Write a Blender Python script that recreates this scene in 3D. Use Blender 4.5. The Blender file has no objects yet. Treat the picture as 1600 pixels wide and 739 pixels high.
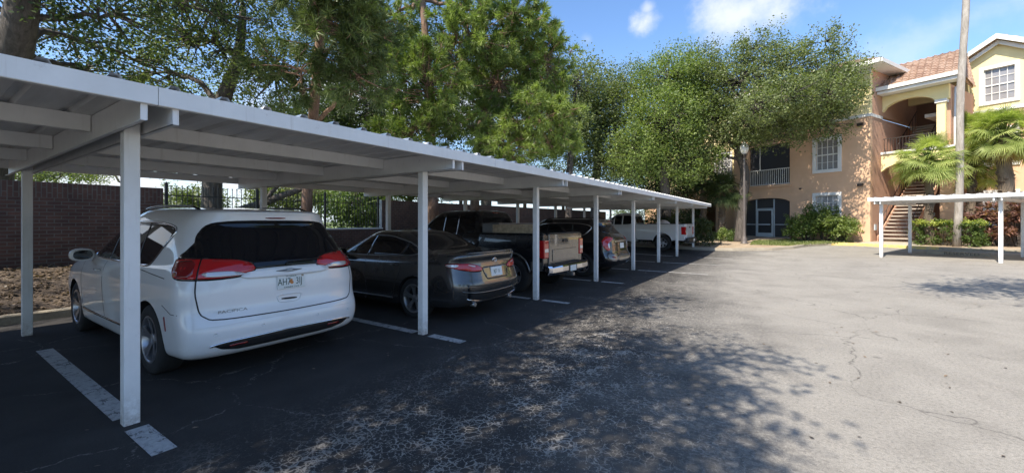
import bpy, bmesh, math, random
import numpy as np
from mathutils import Vector, Matrix
from mathutils.bvhtree import BVHTree
from mathutils.geometry import delaunay_2d_cdt
PI = math.pi
R = math.radians
sc = bpy.context.scene
col = sc.collection

# ------------------------------------------------------------------ camera
YAW = R(33.918)
CY, SY = math.cos(YAW), math.sin(YAW)
EYE = 1.6
cam_d = bpy.data.cameras.new('camera')
cam_d.sensor_width = 36; cam_d.lens = 14.63; cam_d.shift_y = -0.0144
cam_d.clip_start = 0.05; cam_d.clip_end = 3000
cam = bpy.data.objects.new('camera', cam_d); col.objects.link(cam)
cam.location = (0, 0, EYE); cam.rotation_euler = (R(90), 0, YAW)
sc.camera = cam

# ------------------------------------------------------------------ light
SUN_EL = R(51)
sx, sy = -0.21, -0.977                  # horizontal unit vector towards the sun
sun_vec = Vector((sx*math.cos(SUN_EL), sy*math.cos(SUN_EL), math.sin(SUN_EL)))
sun_d = bpy.data.lights.new('sun', 'SUN'); sun_d.energy = 4.0; sun_d.angle = R(0.55); sun_d.color = (1.0, 0.92, 0.80)
sun = bpy.data.objects.new('sun', sun_d); col.objects.link(sun)
sun.rotation_euler = sun_vec.to_track_quat('Z', 'Y').to_euler(); sun.location = (0, -20, 40)

sc.view_settings.view_transform = 'Standard'; sc.view_settings.look = 'None'
sc.view_settings.exposure = 1.15; sc.view_settings.gamma = 1.0

world = bpy.data.worlds.new('World'); sc.world = world; world.use_nodes = True
def build_world():
    nt = world.node_tree; nt.nodes.clear(); N = nt.nodes.new; Lk = nt.links.new
    out = N('ShaderNodeOutputWorld'); bg = N('ShaderNodeBackground'); Lk(bg.outputs[0], out.inputs[0])
    sky = N('ShaderNodeTexSky'); sky.sky_type = 'NISHITA'; sky.sun_disc = False
    sky.sun_elevation = SUN_EL; sky.sun_rotation = math.atan2(sx, sy)
    sky.altitude = 0; sky.air_density = 1.0; sky.dust_density = 0.6; sky.ozone_density = 2.5
    tc = N('ShaderNodeTexCoord')
    def math_(op, a, b=None, c=None):
        m = N('ShaderNodeMath'); m.operation = op
        for i, v in enumerate((a, b, c)):
            if v is None: continue
            if isinstance(v, (int, float)): m.inputs[i].default_value = v
            else: Lk(v, m.inputs[i])
        return m.outputs[0]
    def dirn(u, v):
        x, y, z = (u-800)/650.3, (346.5-v)/650.3, 1.0
        d = Vector((x*CY - z*SY, x*SY + z*CY, y)); d.normalize(); return d
    ns = N('ShaderNodeTexNoise'); ns.inputs['Scale'].default_value = 6.5; ns.inputs['Detail'].default_value = 9
    ns.inputs['Roughness'].default_value = 0.6
    Lk(tc.outputs['Generated'], ns.inputs['Vector'])
    ns2 = N('ShaderNodeTexNoise'); ns2.inputs['Scale'].default_value = 2.3; ns2.inputs['Detail'].default_value = 6
    Lk(tc.outputs['Generated'], ns2.inputs['Vector'])
    total = None
    # clouds: (image pixel u, v, half extents in rad, rotation, strength)
    for (u, v, a, b, rot, st) in [(1000, 43, .055, .036, .55, 1.0), (1012, 14, .022, .018, .6, .55), (1172, 12, .12, .065, .05, .85),
                                  (1120, 55, .05, .04, -.2, .35), (918, 62, .02, .02, .0, .22), (1480, 45, .30, .05, .35, .33), (640, 170, .5, .13, 0, 1.0),
                                  (260, 300, .6, .12, 0, 1.2), (-500, 60, .35, .15, 0, .9), (1900, 120, .4, .12, 0, .8), (1000, -330, .4, .2, .4, .5)]:
        d = dirn(u, v); ex = Vector((0, 0, 1)).cross(d); ex.normalize(); ex = -ex; ey = ex.cross(d); ey.normalize()
        if ey.z < 0: ey = -ey
        e1 = ex*math.cos(rot) + ey*math.sin(rot); e2 = -ex*math.sin(rot) + ey*math.cos(rot)
        def dot(vec):
            n = N('ShaderNodeVectorMath'); n.operation = 'DOT_PRODUCT'; Lk(tc.outputs['Generated'], n.inputs[0]); n.inputs[1].default_value = vec
            return n.outputs['Value']
        p = math_('DIVIDE', math_('SUBTRACT', dot(e1), e1.dot(d)), a); q = math_('DIVIDE', math_('SUBTRACT', dot(e2), e2.dot(d)), b)
        r = math_('SQRT', math_('ADD', math_('MULTIPLY', p, p), math_('MULTIPLY', q, q)))
        back = math_('GREATER_THAN', dot(d), 0.2)
        m = math_('SUBTRACT', 1.0, r)
        m = math_('ADD', m, math_('MULTIPLY', math_('SUBTRACT', ns.outputs['Fac'], 0.5), 3.4))
        mr = N('ShaderNodeMapRange'); mr.interpolation_type = 'SMOOTHSTEP'; mr.inputs['From Min'].default_value = 0.0; mr.inputs['From Max'].default_value = 1.1
        Lk(m, mr.inputs['Value'])
        c = math_('MULTIPLY', math_('MULTIPLY', mr.outputs[0], st), back)
        total = c if total is None else math_('MAXIMUM', total, c)
    total = math_('MINIMUM', total, 1.0)
    # soften horizon to the milky white of a humid day
    sep = N('ShaderNodeSeparateXYZ'); Lk(tc.outputs['Generated'], sep.inputs[0])
    hz = math_('POWER', math_('SUBTRACT', 1.0, math_('MINIMUM', math_('MAXIMUM', sep.outputs['Z'], 0.0), 1.0)), 9.0)
    mixh = N('ShaderNodeMixRGB'); mixh.inputs[2].default_value = (3.7, 4.2, 4.8, 1)
    Lk(math_('MULTIPLY', hz, 0.75), mixh.inputs[0])
    tint = N('ShaderNodeMixRGB'); tint.blend_type = 'MULTIPLY'; tint.inputs[0].default_value = 1; tint.inputs[2].default_value = (.74, .87, 1.0, 1)
    Lk(sky.outputs[0], tint.inputs[1])
    Lk(tint.outputs[0], mixh.inputs[1])
    cc = N('ShaderNodeMixRGB'); cc.inputs[1].default_value = (3.5, 3.75, 4.2, 1); cc.inputs[2].default_value = (4.3, 4.35, 4.45, 1); Lk(ns2.outputs['Fac'], cc.inputs[0])
    mixc = N('ShaderNodeMixRGB'); Lk(total, mixc.inputs[0]); Lk(mixh.outputs[0], mixc.inputs[1]); Lk(cc.outputs[0], mixc.inputs[2])
    Lk(mixc.outputs[0], bg.inputs[0]); bg.inputs[1].default_value = 0.125
build_world()

# ------------------------------------------------------------------ camera and image pixel helpers
def W(x, z, h=0.0):
    """metres to the right of / ahead of the camera -> world"""
    return Vector((x*CY - z*SY, x*SY + z*CY, h))
def PX(u, v, z):
    """image pixel (u, v) at chosen depth z -> world point"""
    return W((u-800)/650.3*z, z, EYE + (346.5-v)/650.3*z)
def gz(X, Y):
    x = X*CY + Y*SY; z = -X*SY + Y*CY
    return 0.03*min(max(0, x-10), 13) + 0.04*min(max(0, z-19), 12)

# ------------------------------------------------------------------ node helpers
def new_mat(name):
    m = bpy.data.materials.new(name); m.use_nodes = True
    nt = m.node_tree; b = nt.nodes['Principled BSDF']
    return m, nt, b
def nnode(nt, typ, **kw):
    n = nt.nodes.new(typ)
    for k, v in kw.items():
        if k in n.inputs: n.inputs[k].default_value = v
        else: setattr(n, k, v)
    return n
def ramp(nt, fac, stops):
    r = nt.nodes.new('ShaderNodeValToRGB'); nt.links.new(fac, r.inputs[0])
    els = r.color_ramp.elements
    while len(els) < len(stops): els.new(0.5)
    for e, (p, c) in zip(els, stops):
        e.position = p; e.color = (c[0], c[1], c[2], 1) if not isinstance(c, (int, float)) else (c, c, c, 1)
    return r.outputs[0]
def noise(nt, vec, scale, detail=4, rough=0.55, dist=0):
    n = nt.nodes.new('ShaderNodeTexNoise'); n.inputs['Scale'].default_value = scale; n.inputs['Detail'].default_value = detail
    n.inputs['Roughness'].default_value = rough; n.inputs['Distortion'].default_value = dist
    if vec is not None: nt.links.new(vec, n.inputs['Vector'])
    return n.outputs['Fac']
def mix(nt, fac, a, b, mode='MIX'):
    n = nt.nodes.new('ShaderNodeMixRGB'); n.blend_type = mode
    for i, v in enumerate((fac, a, b)):
        if isinstance(v, (int, float)): n.inputs[i].default_value = v if i == 0 else (v, v, v, 1)
        elif isinstance(v, tuple): n.inputs[i].default_value = (v[0], v[1], v[2], 1)
        else: nt.links.new(v, n.inputs[i])
    return n.outputs[0]
def mth(nt, op, a, b=None):
    m = nt.nodes.new('ShaderNodeMath'); m.operation = op
    for i, v in enumerate((a, b)):
        if v is None: continue
        if isinstance(v, (int, float)): m.inputs[i].default_value = v
        else: nt.links.new(v, m.inputs[i])
    return m.outputs[0]
def bump(nt, b, h, strength=0.3, dist=0.02):
    n = nt.nodes.new('ShaderNodeBump'); n.inputs['Strength'].default_value = strength; n.inputs['Distance'].default_value = dist
    nt.links.new(h, n.inputs['Height']); nt.links.new(n.outputs[0], b.inputs['Normal'])
def pos(nt):
    return nt.nodes.new('ShaderNodeNewGeometry').outputs['Position']
def objc(nt):
    return nt.nodes.new('ShaderNodeTexCoord').outputs['Object']

def simple(name, c, rough=0.6, metal=0.0, var=0.0, scale=8, coat=0.0, bmp=0.0, spec=0.5):
    m, nt, b = new_mat(name)
    b.inputs['Roughness'].default_value = rough; b.inputs['Metallic'].default_value = metal
    b.inputs['Coat Weight'].default_value = coat; b.inputs['Coat Roughness'].default_value = 0.04
    b.inputs['Specular IOR Level'].default_value = spec
    if var > 0 or bmp > 0:
        f = noise(nt, objc(nt), scale, 5)
        lo = tuple(v*(1-var) for v in c); hi = tuple(min(1, v*(1+var)) for v in c)
        nt.links.new(ramp(nt, f, [(0.3, lo), (0.7, hi)]), b.inputs['Base Color'])
        if bmp > 0: bump(nt, b, f, bmp, 0.01)
    else:
        b.inputs['Base Color'].default_value = (c[0], c[1], c[2], 1)
    return m

M = {}
def mat_asphalt():
    m, nt, b = new_mat('asphalt'); L = nt.links.new; P = pos(nt)
    sep = nt.nodes.new('ShaderNodeSeparateXYZ'); L(P, sep.inputs[0])
    big = noise(nt, P, 0.35, 5, 0.6); mid = noise(nt, P, 1.6, 5, 0.6); fine = noise(nt, P, 60, 3, 0.7); grain = noise(nt, P, 210, 2, 0.6)
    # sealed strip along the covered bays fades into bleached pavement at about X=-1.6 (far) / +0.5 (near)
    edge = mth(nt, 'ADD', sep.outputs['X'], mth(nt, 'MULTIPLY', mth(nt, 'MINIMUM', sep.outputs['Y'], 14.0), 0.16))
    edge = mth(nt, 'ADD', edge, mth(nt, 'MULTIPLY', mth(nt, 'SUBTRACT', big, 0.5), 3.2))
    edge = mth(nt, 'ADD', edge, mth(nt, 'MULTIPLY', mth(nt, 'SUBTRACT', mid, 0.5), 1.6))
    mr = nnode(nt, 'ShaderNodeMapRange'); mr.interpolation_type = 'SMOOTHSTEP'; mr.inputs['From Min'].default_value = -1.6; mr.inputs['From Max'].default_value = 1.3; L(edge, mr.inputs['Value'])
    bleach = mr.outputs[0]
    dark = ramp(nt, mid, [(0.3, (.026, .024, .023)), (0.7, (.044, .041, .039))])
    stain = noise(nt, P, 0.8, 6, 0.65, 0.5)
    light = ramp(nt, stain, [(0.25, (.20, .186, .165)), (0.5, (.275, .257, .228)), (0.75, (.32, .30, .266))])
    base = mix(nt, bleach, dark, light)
    # aggregate
    agg = ramp(nt, grain, [(0.35, 0.55), (0.5, 1.0), (0.66, 1.4)])
    base = mix(nt, 0.8, base, agg, 'MULTIPLY')
    fa = ramp(nt, fine, [(0.3, 0.78), (0.7, 1.2)])
    base = mix(nt, 0.7, base, fa, 'MULTIPLY')
    # alligator cracks, pale where the seal coat has opened
    warp = nt.nodes.new('ShaderNodeTexNoise'); warp.inputs['Scale'].default_value = 2.2; warp.inputs['Detail'].default_value = 5; L(P, warp.inputs['Vector'])
    wv = mix(nt, 0.08, P, warp.outputs['Color'], 'ADD')
    jit = noise(nt, P, 38, 4, 0.75); wid = noise(nt, P, 3.1, 4, 0.65)
    def vein(scale, w0, w1, seed, warp_a, warp_s):
        """pale crack lines of uneven width, broken where the seal coat still bridges them"""
        wn = nt.nodes.new('ShaderNodeTexNoise'); wn.inputs['Scale'].default_value = warp_s; wn.inputs['Detail'].default_value = 7; wn.inputs['Roughness'].default_value = .7; L(P, wn.inputs['Vector'])
        add = nt.nodes.new('ShaderNodeVectorMath'); add.operation = 'ADD'; L(mix(nt, warp_a, P, wn.outputs['Color'], 'ADD'), add.inputs[0]); add.inputs[1].default_value = (seed, seed*1.7, 0)
        v = nt.nodes.new('ShaderNodeTexVoronoi'); v.feature = 'DISTANCE_TO_EDGE'; v.inputs['Scale'].default_value = scale; L(add.outputs[0], v.inputs['Vector'])
        mrw = nnode(nt, 'ShaderNodeMapRange'); mrw.inputs['From Min'].default_value = .42; mrw.inputs['From Max'].default_value = .68; mrw.inputs['To Min'].default_value = w0; mrw.inputs['To Max'].default_value = w1
        L(mth(nt, 'ADD', mth(nt, 'MULTIPLY', wid, .55), mth(nt, 'MULTIPLY', jit, .45)), mrw.inputs['Value'])
        q = mth(nt, 'SUBTRACT', 1.0, mth(nt, 'DIVIDE', v.outputs['Distance'], mth(nt, 'MAXIMUM', mrw.outputs[0], 0.0001)))
        return mth(nt, 'MINIMUM', mth(nt, 'MAXIMUM', mth(nt, 'MULTIPLY', q, 2.2), 0.0), 1.0)
    where = noise(nt, P, 0.75, 5, 0.65)
    lane = nnode(nt, 'ShaderNodeMapRange'); lane.interpolation_type = 'SMOOTHSTEP'; lane.inputs['From Min'].default_value = -3.9; lane.inputs['From Max'].default_value = -2.0; L(sep.outputs['X'], lane.inputs['Value'])
    patch = mth(nt, 'MULTIPLY', ramp(nt, where, [(0.34, 0.0), (0.52, 1)]), lane.outputs[0])
    patch2 = mth(nt, 'MULTIPLY', ramp(nt, noise(nt, P, 0.5, 5, .65), [(0.36, 0.12), (0.56, 1)]), lane.outputs[0])
    small = mth(nt, 'MULTIPLY', vein(17, -.01, .15, 0, .10, 7), patch)
    med = mth(nt, 'MULTIPLY', vein(6.5, -.012, .07, 7, .20, 4), patch2)
    big = mth(nt, 'MULTIPLY', vein(.62, -.003, .014, 3.3, .55, 1.6), mth(nt, 'ADD', .35, mth(nt, 'MULTIPLY', lane.outputs[0], .6)))
    fleck = mth(nt, 'MULTIPLY', ramp(nt, noise(nt, P, 26, 3, .6), [(0.63, 0), (0.67, .7)]), patch2)
    allc = mth(nt, 'MAXIMUM', mth(nt, 'MAXIMUM', small, med), mth(nt, 'MAXIMUM', big, fleck))
    base = mix(nt, mth(nt, 'MULTIPLY', mth(nt, 'MULTIPLY', allc, 0.9), mth(nt, 'SUBTRACT', 1.0, mth(nt, 'MULTIPLY', bleach, 0.55))), base, (.38, .35, .31))
    # dark crazing where the seal coat thins out
    craze = mth(nt, 'MULTIPLY', mth(nt, 'MULTIPLY', ramp(nt, noise(nt, P, 24, 5, .7), [(0.47, 0), (0.56, .8)]), mth(nt, 'MULTIPLY', bleach, mth(nt, 'SUBTRACT', 1.0, bleach))), 2.6)
    base = mix(nt, mth(nt, 'MINIMUM', craze, 1.0), base, (.045, .044, .046))
    base = mix(nt, mth(nt, 'MULTIPLY', bleach, ramp(nt, noise(nt, P, 34, 4, .65), [(0.38, .38), (0.5, 0)])), base, (.10, .095, .088))
    def cracks(scale, width, seed=0):
        v = nt.nodes.new('ShaderNodeTexVoronoi'); v.feature = 'DISTANCE_TO_EDGE'; v.inputs['Scale'].default_value = scale
        add = nt.nodes.new('ShaderNodeVectorMath'); add.operation = 'ADD'; L(mix(nt, .45, P, warp.outputs['Color'], 'ADD'), add.inputs[0]); add.inputs[1].default_value = (seed, seed*1.7, 0)
        L(add.outputs[0], v.inputs['Vector']); return ramp(nt, v.outputs['Distance'], [(0.0, 1.0), (width*0.45, 0.8), (width, 0.0)])
    # dark hairline cracks on bleached part
    hl = mth(nt, 'MULTIPLY', cracks(0.42, 0.0045, 11), ramp(nt, noise(nt, P, .9, 4), [(0.42, 0), (0.52, 1)]))
    base = mix(nt, mth(nt, 'MULTIPLY', mth(nt, 'MULTIPLY', hl, bleach), 0.75), base, (.07, .065, .06))
    # oil drips / tar spots
    sp = nt.nodes.new('ShaderNodeTexVoronoi'); sp.inputs['Scale'].default_value = 0.9; L(P, sp.inputs['Vector'])
    spots = ramp(nt, sp.outputs['Distance'], [(0.02, 0.7), (0.06, 0.0)])
    base = mix(nt, mth(nt, 'MULTIPLY', spots, bleach), base, (.05, .05, .05))
    L(base, b.inputs['Base Color']); b.inputs['Roughness'].default_value = 0.85; b.inputs['Specular IOR Level'].default_value = 0.35
    h = mth(nt, 'ADD', mth(nt, 'MULTIPLY', grain, 0.5), mth(nt, 'MULTIPLY', fine, 0.4)); h = mth(nt, 'SUBTRACT', h, mth(nt, 'MULTIPLY', allc, 0.5))
    bump(nt, b, h, 0.55, 0.012)
    return m
M['asphalt'] = mat_asphalt()

def mat_paintline():
    m, nt, b = new_mat('line_paint'); P = pos(nt); L = nt.links.new
    wear = noise(nt, P, 14, 6, 0.7); lines = nt.nodes.new('ShaderNodeTexVoronoi'); lines.feature = 'DISTANCE_TO_EDGE'; lines.inputs['Scale'].default_value = 9
    L(mix(nt, 0.1, P, nnode(nt, 'ShaderNodeTexNoise', Scale=9.0).outputs['Color'], 'ADD'), lines.inputs['Vector'])
    cr = ramp(nt, lines.outputs['Distance'], [(0.0, 1), (0.03, .9), (0.08, 0)])
    f = mth(nt, 'MAXIMUM', mth(nt, 'MULTIPLY', cr, ramp(nt, noise(nt, P, 5, 2), [(0.45, 0), (0.6, .9)])), ramp(nt, wear, [(0.56, 0), (0.64, 0.9)]))
    c = mix(nt, f, ramp(nt, noise(nt, P, 30), [(0.3, (.34, .34, .34)), (0.7, (.48, .48, .47))]), (.05, .05, .052))
    L(c, b.inputs['Base Color']); b.inputs['Roughness'].default_value = 0.8
    return m
M['line'] = mat_paintline()
def mat_faded():
    m, nt, b = new_mat('faded_paint'); P = pos(nt); L = nt.links.new
    L(mix(nt, ramp(nt, noise(nt, P, 11, 6, 0.7), [(0.45, 0), (0.6, 1)]), (.42, .41, .39), (.2, .19, .18)), b.inputs['Base Color']); b.inputs['Roughness'].default_value = 0.85
    return m
M['faded'] = mat_faded()

def ground_mat(name, stops, scale=3, bs=0.6, fine=40):
    m, nt, b = new_mat(name); P = pos(nt); L = nt.links.new
    a = noise(nt, P, scale, 6, 0.65); f = noise(nt, P, fine, 4, 0.7)
    c = ramp(nt, mth(nt, 'ADD', mth(nt, 'MULTIPLY', a, 0.5), mth(nt, 'MULTIPLY', f, 0.5)), stops)
    L(c, b.inputs['Base Color']); b.inputs['Roughness'].default_value = 0.95; bump(nt, b, f, bs, 0.04)
    return m
M['mulch'] = ground_mat('mulch', [(.35, (.025, .018, .013)), (.5, (.07, .05, .035)), (.62, (.17, .13, .095))], 2, 0.8, 22)
M['strawbed'] = ground_mat('pine_straw', [(.35, (.20, .14, .09)), (.5, (.33, .25, .17)), (.65, (.45, .36, .26))], 1.2, 0.6, 25)
M['grass'] = ground_mat('grass', [(.35, (.06, .09, .025)), (.5, (.13, .17, .05)), (.65, (.24, .26, .10))], 1.5, 0.6, 35)
M['concrete'] = ground_mat('concrete', [(.3, (.30, .26, .21)), (.5, (.42, .37, .30)), (.7, (.50, .45, .38))], 1.5, 0.25, 30)
M['kerb_old'] = ground_mat('kerb_concrete', [(.3, (.20, .17, .13)), (.5, (.30, .26, .20)), (.7, (.38, .34, .27))], 3, 0.3, 30)
def mat_yellow():
    m, nt, b = new_mat('yellow_paint'); P = pos(nt)
    nt.links.new(mix(nt, ramp(nt, noise(nt, P, 9, 6, .7), [(0.5, 0), (0.62, 1)]), (.55, .42, .14), (.40, .34, .25)), b.inputs['Base Color']); b.inputs['Roughness'].default_value = 0.8
    return m
M['yellow'] = mat_yellow()

def mat_brick():
    m, nt, b = new_mat('brick'); L = nt.links.new
    tc = nt.nodes.new('ShaderNodeTexCoord'); sep = nt.nodes.new('ShaderNodeSeparateXYZ'); L(tc.outputs['Object'], sep.inputs[0])
    def br(u, v, bw, bh):
        c = nt.nodes.new('ShaderNodeCombineXYZ'); L(u, c.inputs[0]); L(v, c.inputs[1])
        t = nt.nodes.new('ShaderNodeTexBrick'); L(c.outputs[0], t.inputs['Vector']); t.inputs['Scale'].default_value = 1
        t.inputs['Brick Width'].default_value = bw; t.inputs['Row Height'].default_value = bh; t.inputs['Mortar Size'].default_value = 0.010
        t.inputs['Color1'].default_value = (.125, .062, .045, 1); t.inputs['Color2'].default_value = (.085, .045, .036, 1); t.inputs['Mortar'].default_value = (.13, .11, .09, 1)
        t.inputs['Mortar Smooth'].default_value = 0.3; t.inputs['Bias'].default_value = 0.0
        return t
    along = mth(nt, 'ADD', sep.outputs['Y'], sep.outputs['X'])
    t1 = br(along, sep.outputs['Z'], 0.21, 0.075)
    t2 = br(sep.outputs['Z'], along, 0.22, 0.075)
    f = mth(nt, 'GREATER_THAN', sep.outputs['Z'], 2.10)
    c = mix(nt, f, t1.outputs['Color'], t2.outputs['Color'])
    c = mix(nt, 0.6, c, ramp(nt, noise(nt, tc.outputs['Object'], 3, 5), [(0.3, 0.6), (0.7, 1.25)]), 'MULTIPLY')
    L(c, b.inputs['Base Color']); b.inputs['Roughness'].default_value = 0.9
    h = mix(nt, f, t1.outputs['Fac'], t2.outputs['Fac'])
    inv = mth(nt, 'SUBTRACT', 1.0, h); bump(nt, b, inv, 0.6, 0.01)
    return m
M['brick'] = mat_brick()

def mat_whitepaint():
    m, nt, b = new_mat('white_painted_metal'); P = objc(nt)
    c = ramp(nt, noise(nt, P, 2.2, 6, .65), [(0.25, (.70, .70, .69)), (0.6, (.80, .80, .79))])
    c = mix(nt, ramp(nt, noise(nt, P, 9, 6, .75), [(0.62, 0), (0.75, .45)]), c, (.40, .37, .33))
    sp = nt.nodes.new('ShaderNodeSeparateXYZ'); nt.links.new(P, sp.inputs[0])
    low = nnode(nt, 'ShaderNodeMapRange'); low.inputs['From Min'].default_value = .38; low.inputs['From Max'].default_value = .0; nt.links.new(sp.outputs['Z'], low.inputs['Value'])
    gr = mth(nt, 'MULTIPLY', mth(nt, 'POWER', low.outputs[0], 1.5), ramp(nt, noise(nt, P, 16, 6, .75), [(0.36, .1), (0.62, 1)]))
    c = mix(nt, mth(nt, 'MULTIPLY', gr, .75), c, (.22, .17, .13))
    mp = nt.nodes.new('ShaderNodeMapping'); mp.inputs['Scale'].default_value = (14, 14, .8); nt.links.new(P, mp.inputs[0])
    c = mix(nt, ramp(nt, noise(nt, mp.outputs[0], 1.5, 4, .7), [(0.58, 0), (0.75, .30)]), c, (.46, .43, .39))
    nt.links.new(c, b.inputs['Base Color']); b.inputs['Roughness'].default_value = 0.5
    return m
M['white'] = mat_whitepaint()
def mat_roofsheet():
    m, nt, b = new_mat('white_roof_sheet'); P = objc(nt)
    mp = nt.nodes.new('ShaderNodeMapping'); mp.inputs['Scale'].default_value = (0.4, 3.0, 1); nt.links.new(P, mp.inputs[0])
    c = ramp(nt, noise(nt, mp.outputs[0], 3.0, 5, .6), [(0.25, (.60, .59, .58)), (0.6, (.74, .74, .73))])
    nt.links.new(c, b.inputs['Base Color']); b.inputs['Roughness'].default_value = 0.55
    return m
M['sheet'] = mat_roofsheet()

def leaf_mat(name, dark, light, trans=0.3, rough=0.5):
    m, nt, b = new_mat(name); L = nt.links.new
    at = nt.nodes.new('ShaderNodeAttribute'); at.attribute_name = 'tone'
    c = ramp(nt, at.outputs['Fac'], [(0.0, dark), (0.55, tuple((a+c2)/2 for a, c2 in zip(dark, light))), (1.0, light)])
    L(c, b.inputs['Base Color']); b.inputs['Roughness'].default_value = rough; b.inputs['Specular IOR Level'].default_value = 0.4
    tr = nt.nodes.new('ShaderNodeBsdfTranslucent'); L(mix(nt, 1.0, c, (1.5, 1.7, 0.6), 'MULTIPLY'), tr.inputs[0])
    mx = nt.nodes.new('ShaderNodeMixShader'); mx.inputs[0].default_value = trans
    L(b.outputs[0], mx.inputs[1]); L(tr.outputs[0], mx.inputs[2]); L(mx.outputs[0], nt.nodes['Material Output'].inputs[0])
    return m
M['leaf_oak'] = leaf_mat('oak_leaf', (.075, .10, .038), (.22, .25, .105), .35)
M['leaf_bright'] = leaf_mat('bright_leaf', (.095, .14, .04), (.26, .31, .10), .38)
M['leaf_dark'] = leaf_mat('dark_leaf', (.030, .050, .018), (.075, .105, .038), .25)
M['needle'] = leaf_mat('pine_needle', (.08, .12, .027), (.27, .335, .085), .3, .45)
M['needle_shaded'] = leaf_mat('shaded_pine_needle', (.045, .07, .02), (.15, .19, .06), .22, .45)  # same pine needles, with the near pine's shade put into the colour
M['leaf_hedge'] = leaf_mat('hedge_leaf', (.05, .08, .02), (.14, .20, .05), .3)
M['leaf_gold'] = leaf_mat('golden_leaf', (.10, .15, .025), (.52, .55, .12), .3)
M['leaf_red'] = leaf_mat('red_leaf', (.09, .035, .03), (.36, .20, .16), .3)
M['palm_leaf'] = leaf_mat('palm_leaf', (.12, .17, .045), (.50, .54, .20), .38, .4)
M['palm_dead'] = leaf_mat('dry_palm_leaf', (.28, .20, .08), (.55, .45, .2), .2)
M['litter'] = leaf_mat('dry_leaf', (.045, .032, .022), (.26, .19, .13), .1)
M['grassblade'] = leaf_mat('grass_blade', (.07, .10, .025), (.30, .32, .12), .3)

def bark(name, a, b_, sc_=6):
    m, nt, b = new_mat(name); P = objc(nt)
    mp = nt.nodes.new('ShaderNodeMapping'); mp.inputs['Scale'].default_value = (1, 1, 0.25); nt.links.new(P, mp.inputs[0])
    f = noise(nt, mp.outputs[0], sc_*2, 7, .7, .6)
    nt.links.new(ramp(nt, f, [(0.3, a), (0.65, b_)]), b.inputs['Base Color']); b.inputs['Roughness'].default_value = .95; bump(nt, b, f, 1.0, 0.05)
    return m
M['bark'] = bark('oak_bark', (.035, .029, .025), (.13, .11, .095))
M['bark_pine'] = bark('pine_bark', (.10, .055, .035), (.30, .19, .13))
M['bark_palm'] = bark('palm_bark', (.20, .17, .14), (.42, .38, .33), 3)
M['bark_palm_d'] = bark('rough_palm_bark', (.07, .05, .035), (.22, .17, .12), 3)

def stucco(name, c):
    m, nt, b = new_mat(name); P = objc(nt)
    f = noise(nt, P, 1.2, 6, .6); g = noise(nt, P, 45, 3)
    nt.links.new(ramp(nt, f, [(0.3, tuple(v*.92 for v in c)), (0.7, tuple(min(1, v*1.05) for v in c))]), b.inputs['Base Color'])
    b.inputs['Roughness'].default_value = .9; bump(nt, b, g, .25, .01)
    return m
M['orange'] = stucco('orange_stucco', (.68, .43, .27))
M['yellow_st'] = stucco('yellow_stucco', (.80, .67, .36))
M['cream'] = stucco('white_trim', (.72, .70, .66))
M['salmon'] = stucco('salmon_stucco', (.52, .30, .20))
M['bronze'] = simple('dark_bronze', (.05, .04, .035), .5, .3)
M['iron'] = simple('black_iron', (.012, .012, .013), .5, .2)
M['screen'] = simple('dark_insect_screen', (.035, .035, .038), .6)
M['alu'] = simple('pale_window_frame', (.45, .50, .52), .4)
M['tread'] = simple('concrete_tread', (.42, .36, .30), .9, var=.1)
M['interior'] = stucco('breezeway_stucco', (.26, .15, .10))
def mat_tile():
    m, nt, b = new_mat('clay_tile'); L = nt.links.new
    at = nt.nodes.new('ShaderNodeTexCoord'); 
    f = noise(nt, at.outputs['Object'], 3.0, 4); v = nt.nodes.new('ShaderNodeTexVoronoi'); v.inputs['Scale'].default_value = 3.2; L(at.outputs['Object'], v.inputs['Vector'])
    bw = nt.nodes.new('ShaderNodeSeparateXYZ'); L(v.outputs['Color'], bw.inputs[0])
    c = mix(nt, .45, ramp(nt, f, [(0.3, (.30, .18, .12)), (0.7, (.42, .29, .21))]), ramp(nt, bw.outputs['X'], [(0.0, (.20, .12, .09)), (0.5, (.36, .25, .18)), (1.0, (.50, .40, .32))]))
    L(c, b.inputs['Base Color']); b.inputs['Roughness'].default_value = .85
    return m
M['tile'] = mat_tile()
def mat_blind():
    m, nt, b = new_mat('window_glass_blinds'); L = nt.links.new
    sep = nt.nodes.new('ShaderNodeSeparateXYZ'); L(objc(nt), sep.inputs[0])
    w = nt.nodes.new('ShaderNodeMath'); w.operation = 'FRACT'; L(mth(nt, 'MULTIPLY', sep.outputs['Z'], 18), w.inputs[0])
    L(ramp(nt, w.outputs[0], [(0.0, (.10, .10, .11)), (0.3, (.26, .25, .26)), (0.9, (.32, .31, .31))]), b.inputs['Base Color'])
    b.inputs['Roughness'].default_value = .12; b.inputs['Coat Weight'].default_value = .4
    return m
M['blind'] = mat_blind()

# ---- vehicles
def paint(name, c, metal=0.0, rough=0.35):
    m, nt, b = new_mat(name)
    b.inputs['Base Color'].default_value = (*c, 1); b.inputs['Metallic'].default_value = metal; b.inputs['Roughness'].default_value = rough
    b.inputs['Coat Weight'].default_value = 1.0; b.inputs['Coat Roughness'].default_value = 0.03
    f = noise(nt, objc(nt), 3.0, 5, .6)
    nt.links.new(ramp(nt, f, [(0.35, rough), (0.75, rough+.12)]), b.inputs['Roughness'])
    nt.links.new(ramp(nt, noise(nt, objc(nt), 1.7, 6, .7), [(0.4, c), (0.8, tuple(v*.93 for v in c))]), b.inputs['Base Color'])
    return m
M['p_white'] = paint('white_car_paint', (.80, .80, .80))
M['p_grey'] = paint('dark_grey_car_paint', (.088, .085, .083), .7, .2)
M['p_black'] = paint('black_car_paint', (.014, .013, .014), .2, .15)
M['p_truck'] = paint('charcoal_truck_paint', (.020, .020, .023), .3, .22)
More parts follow.
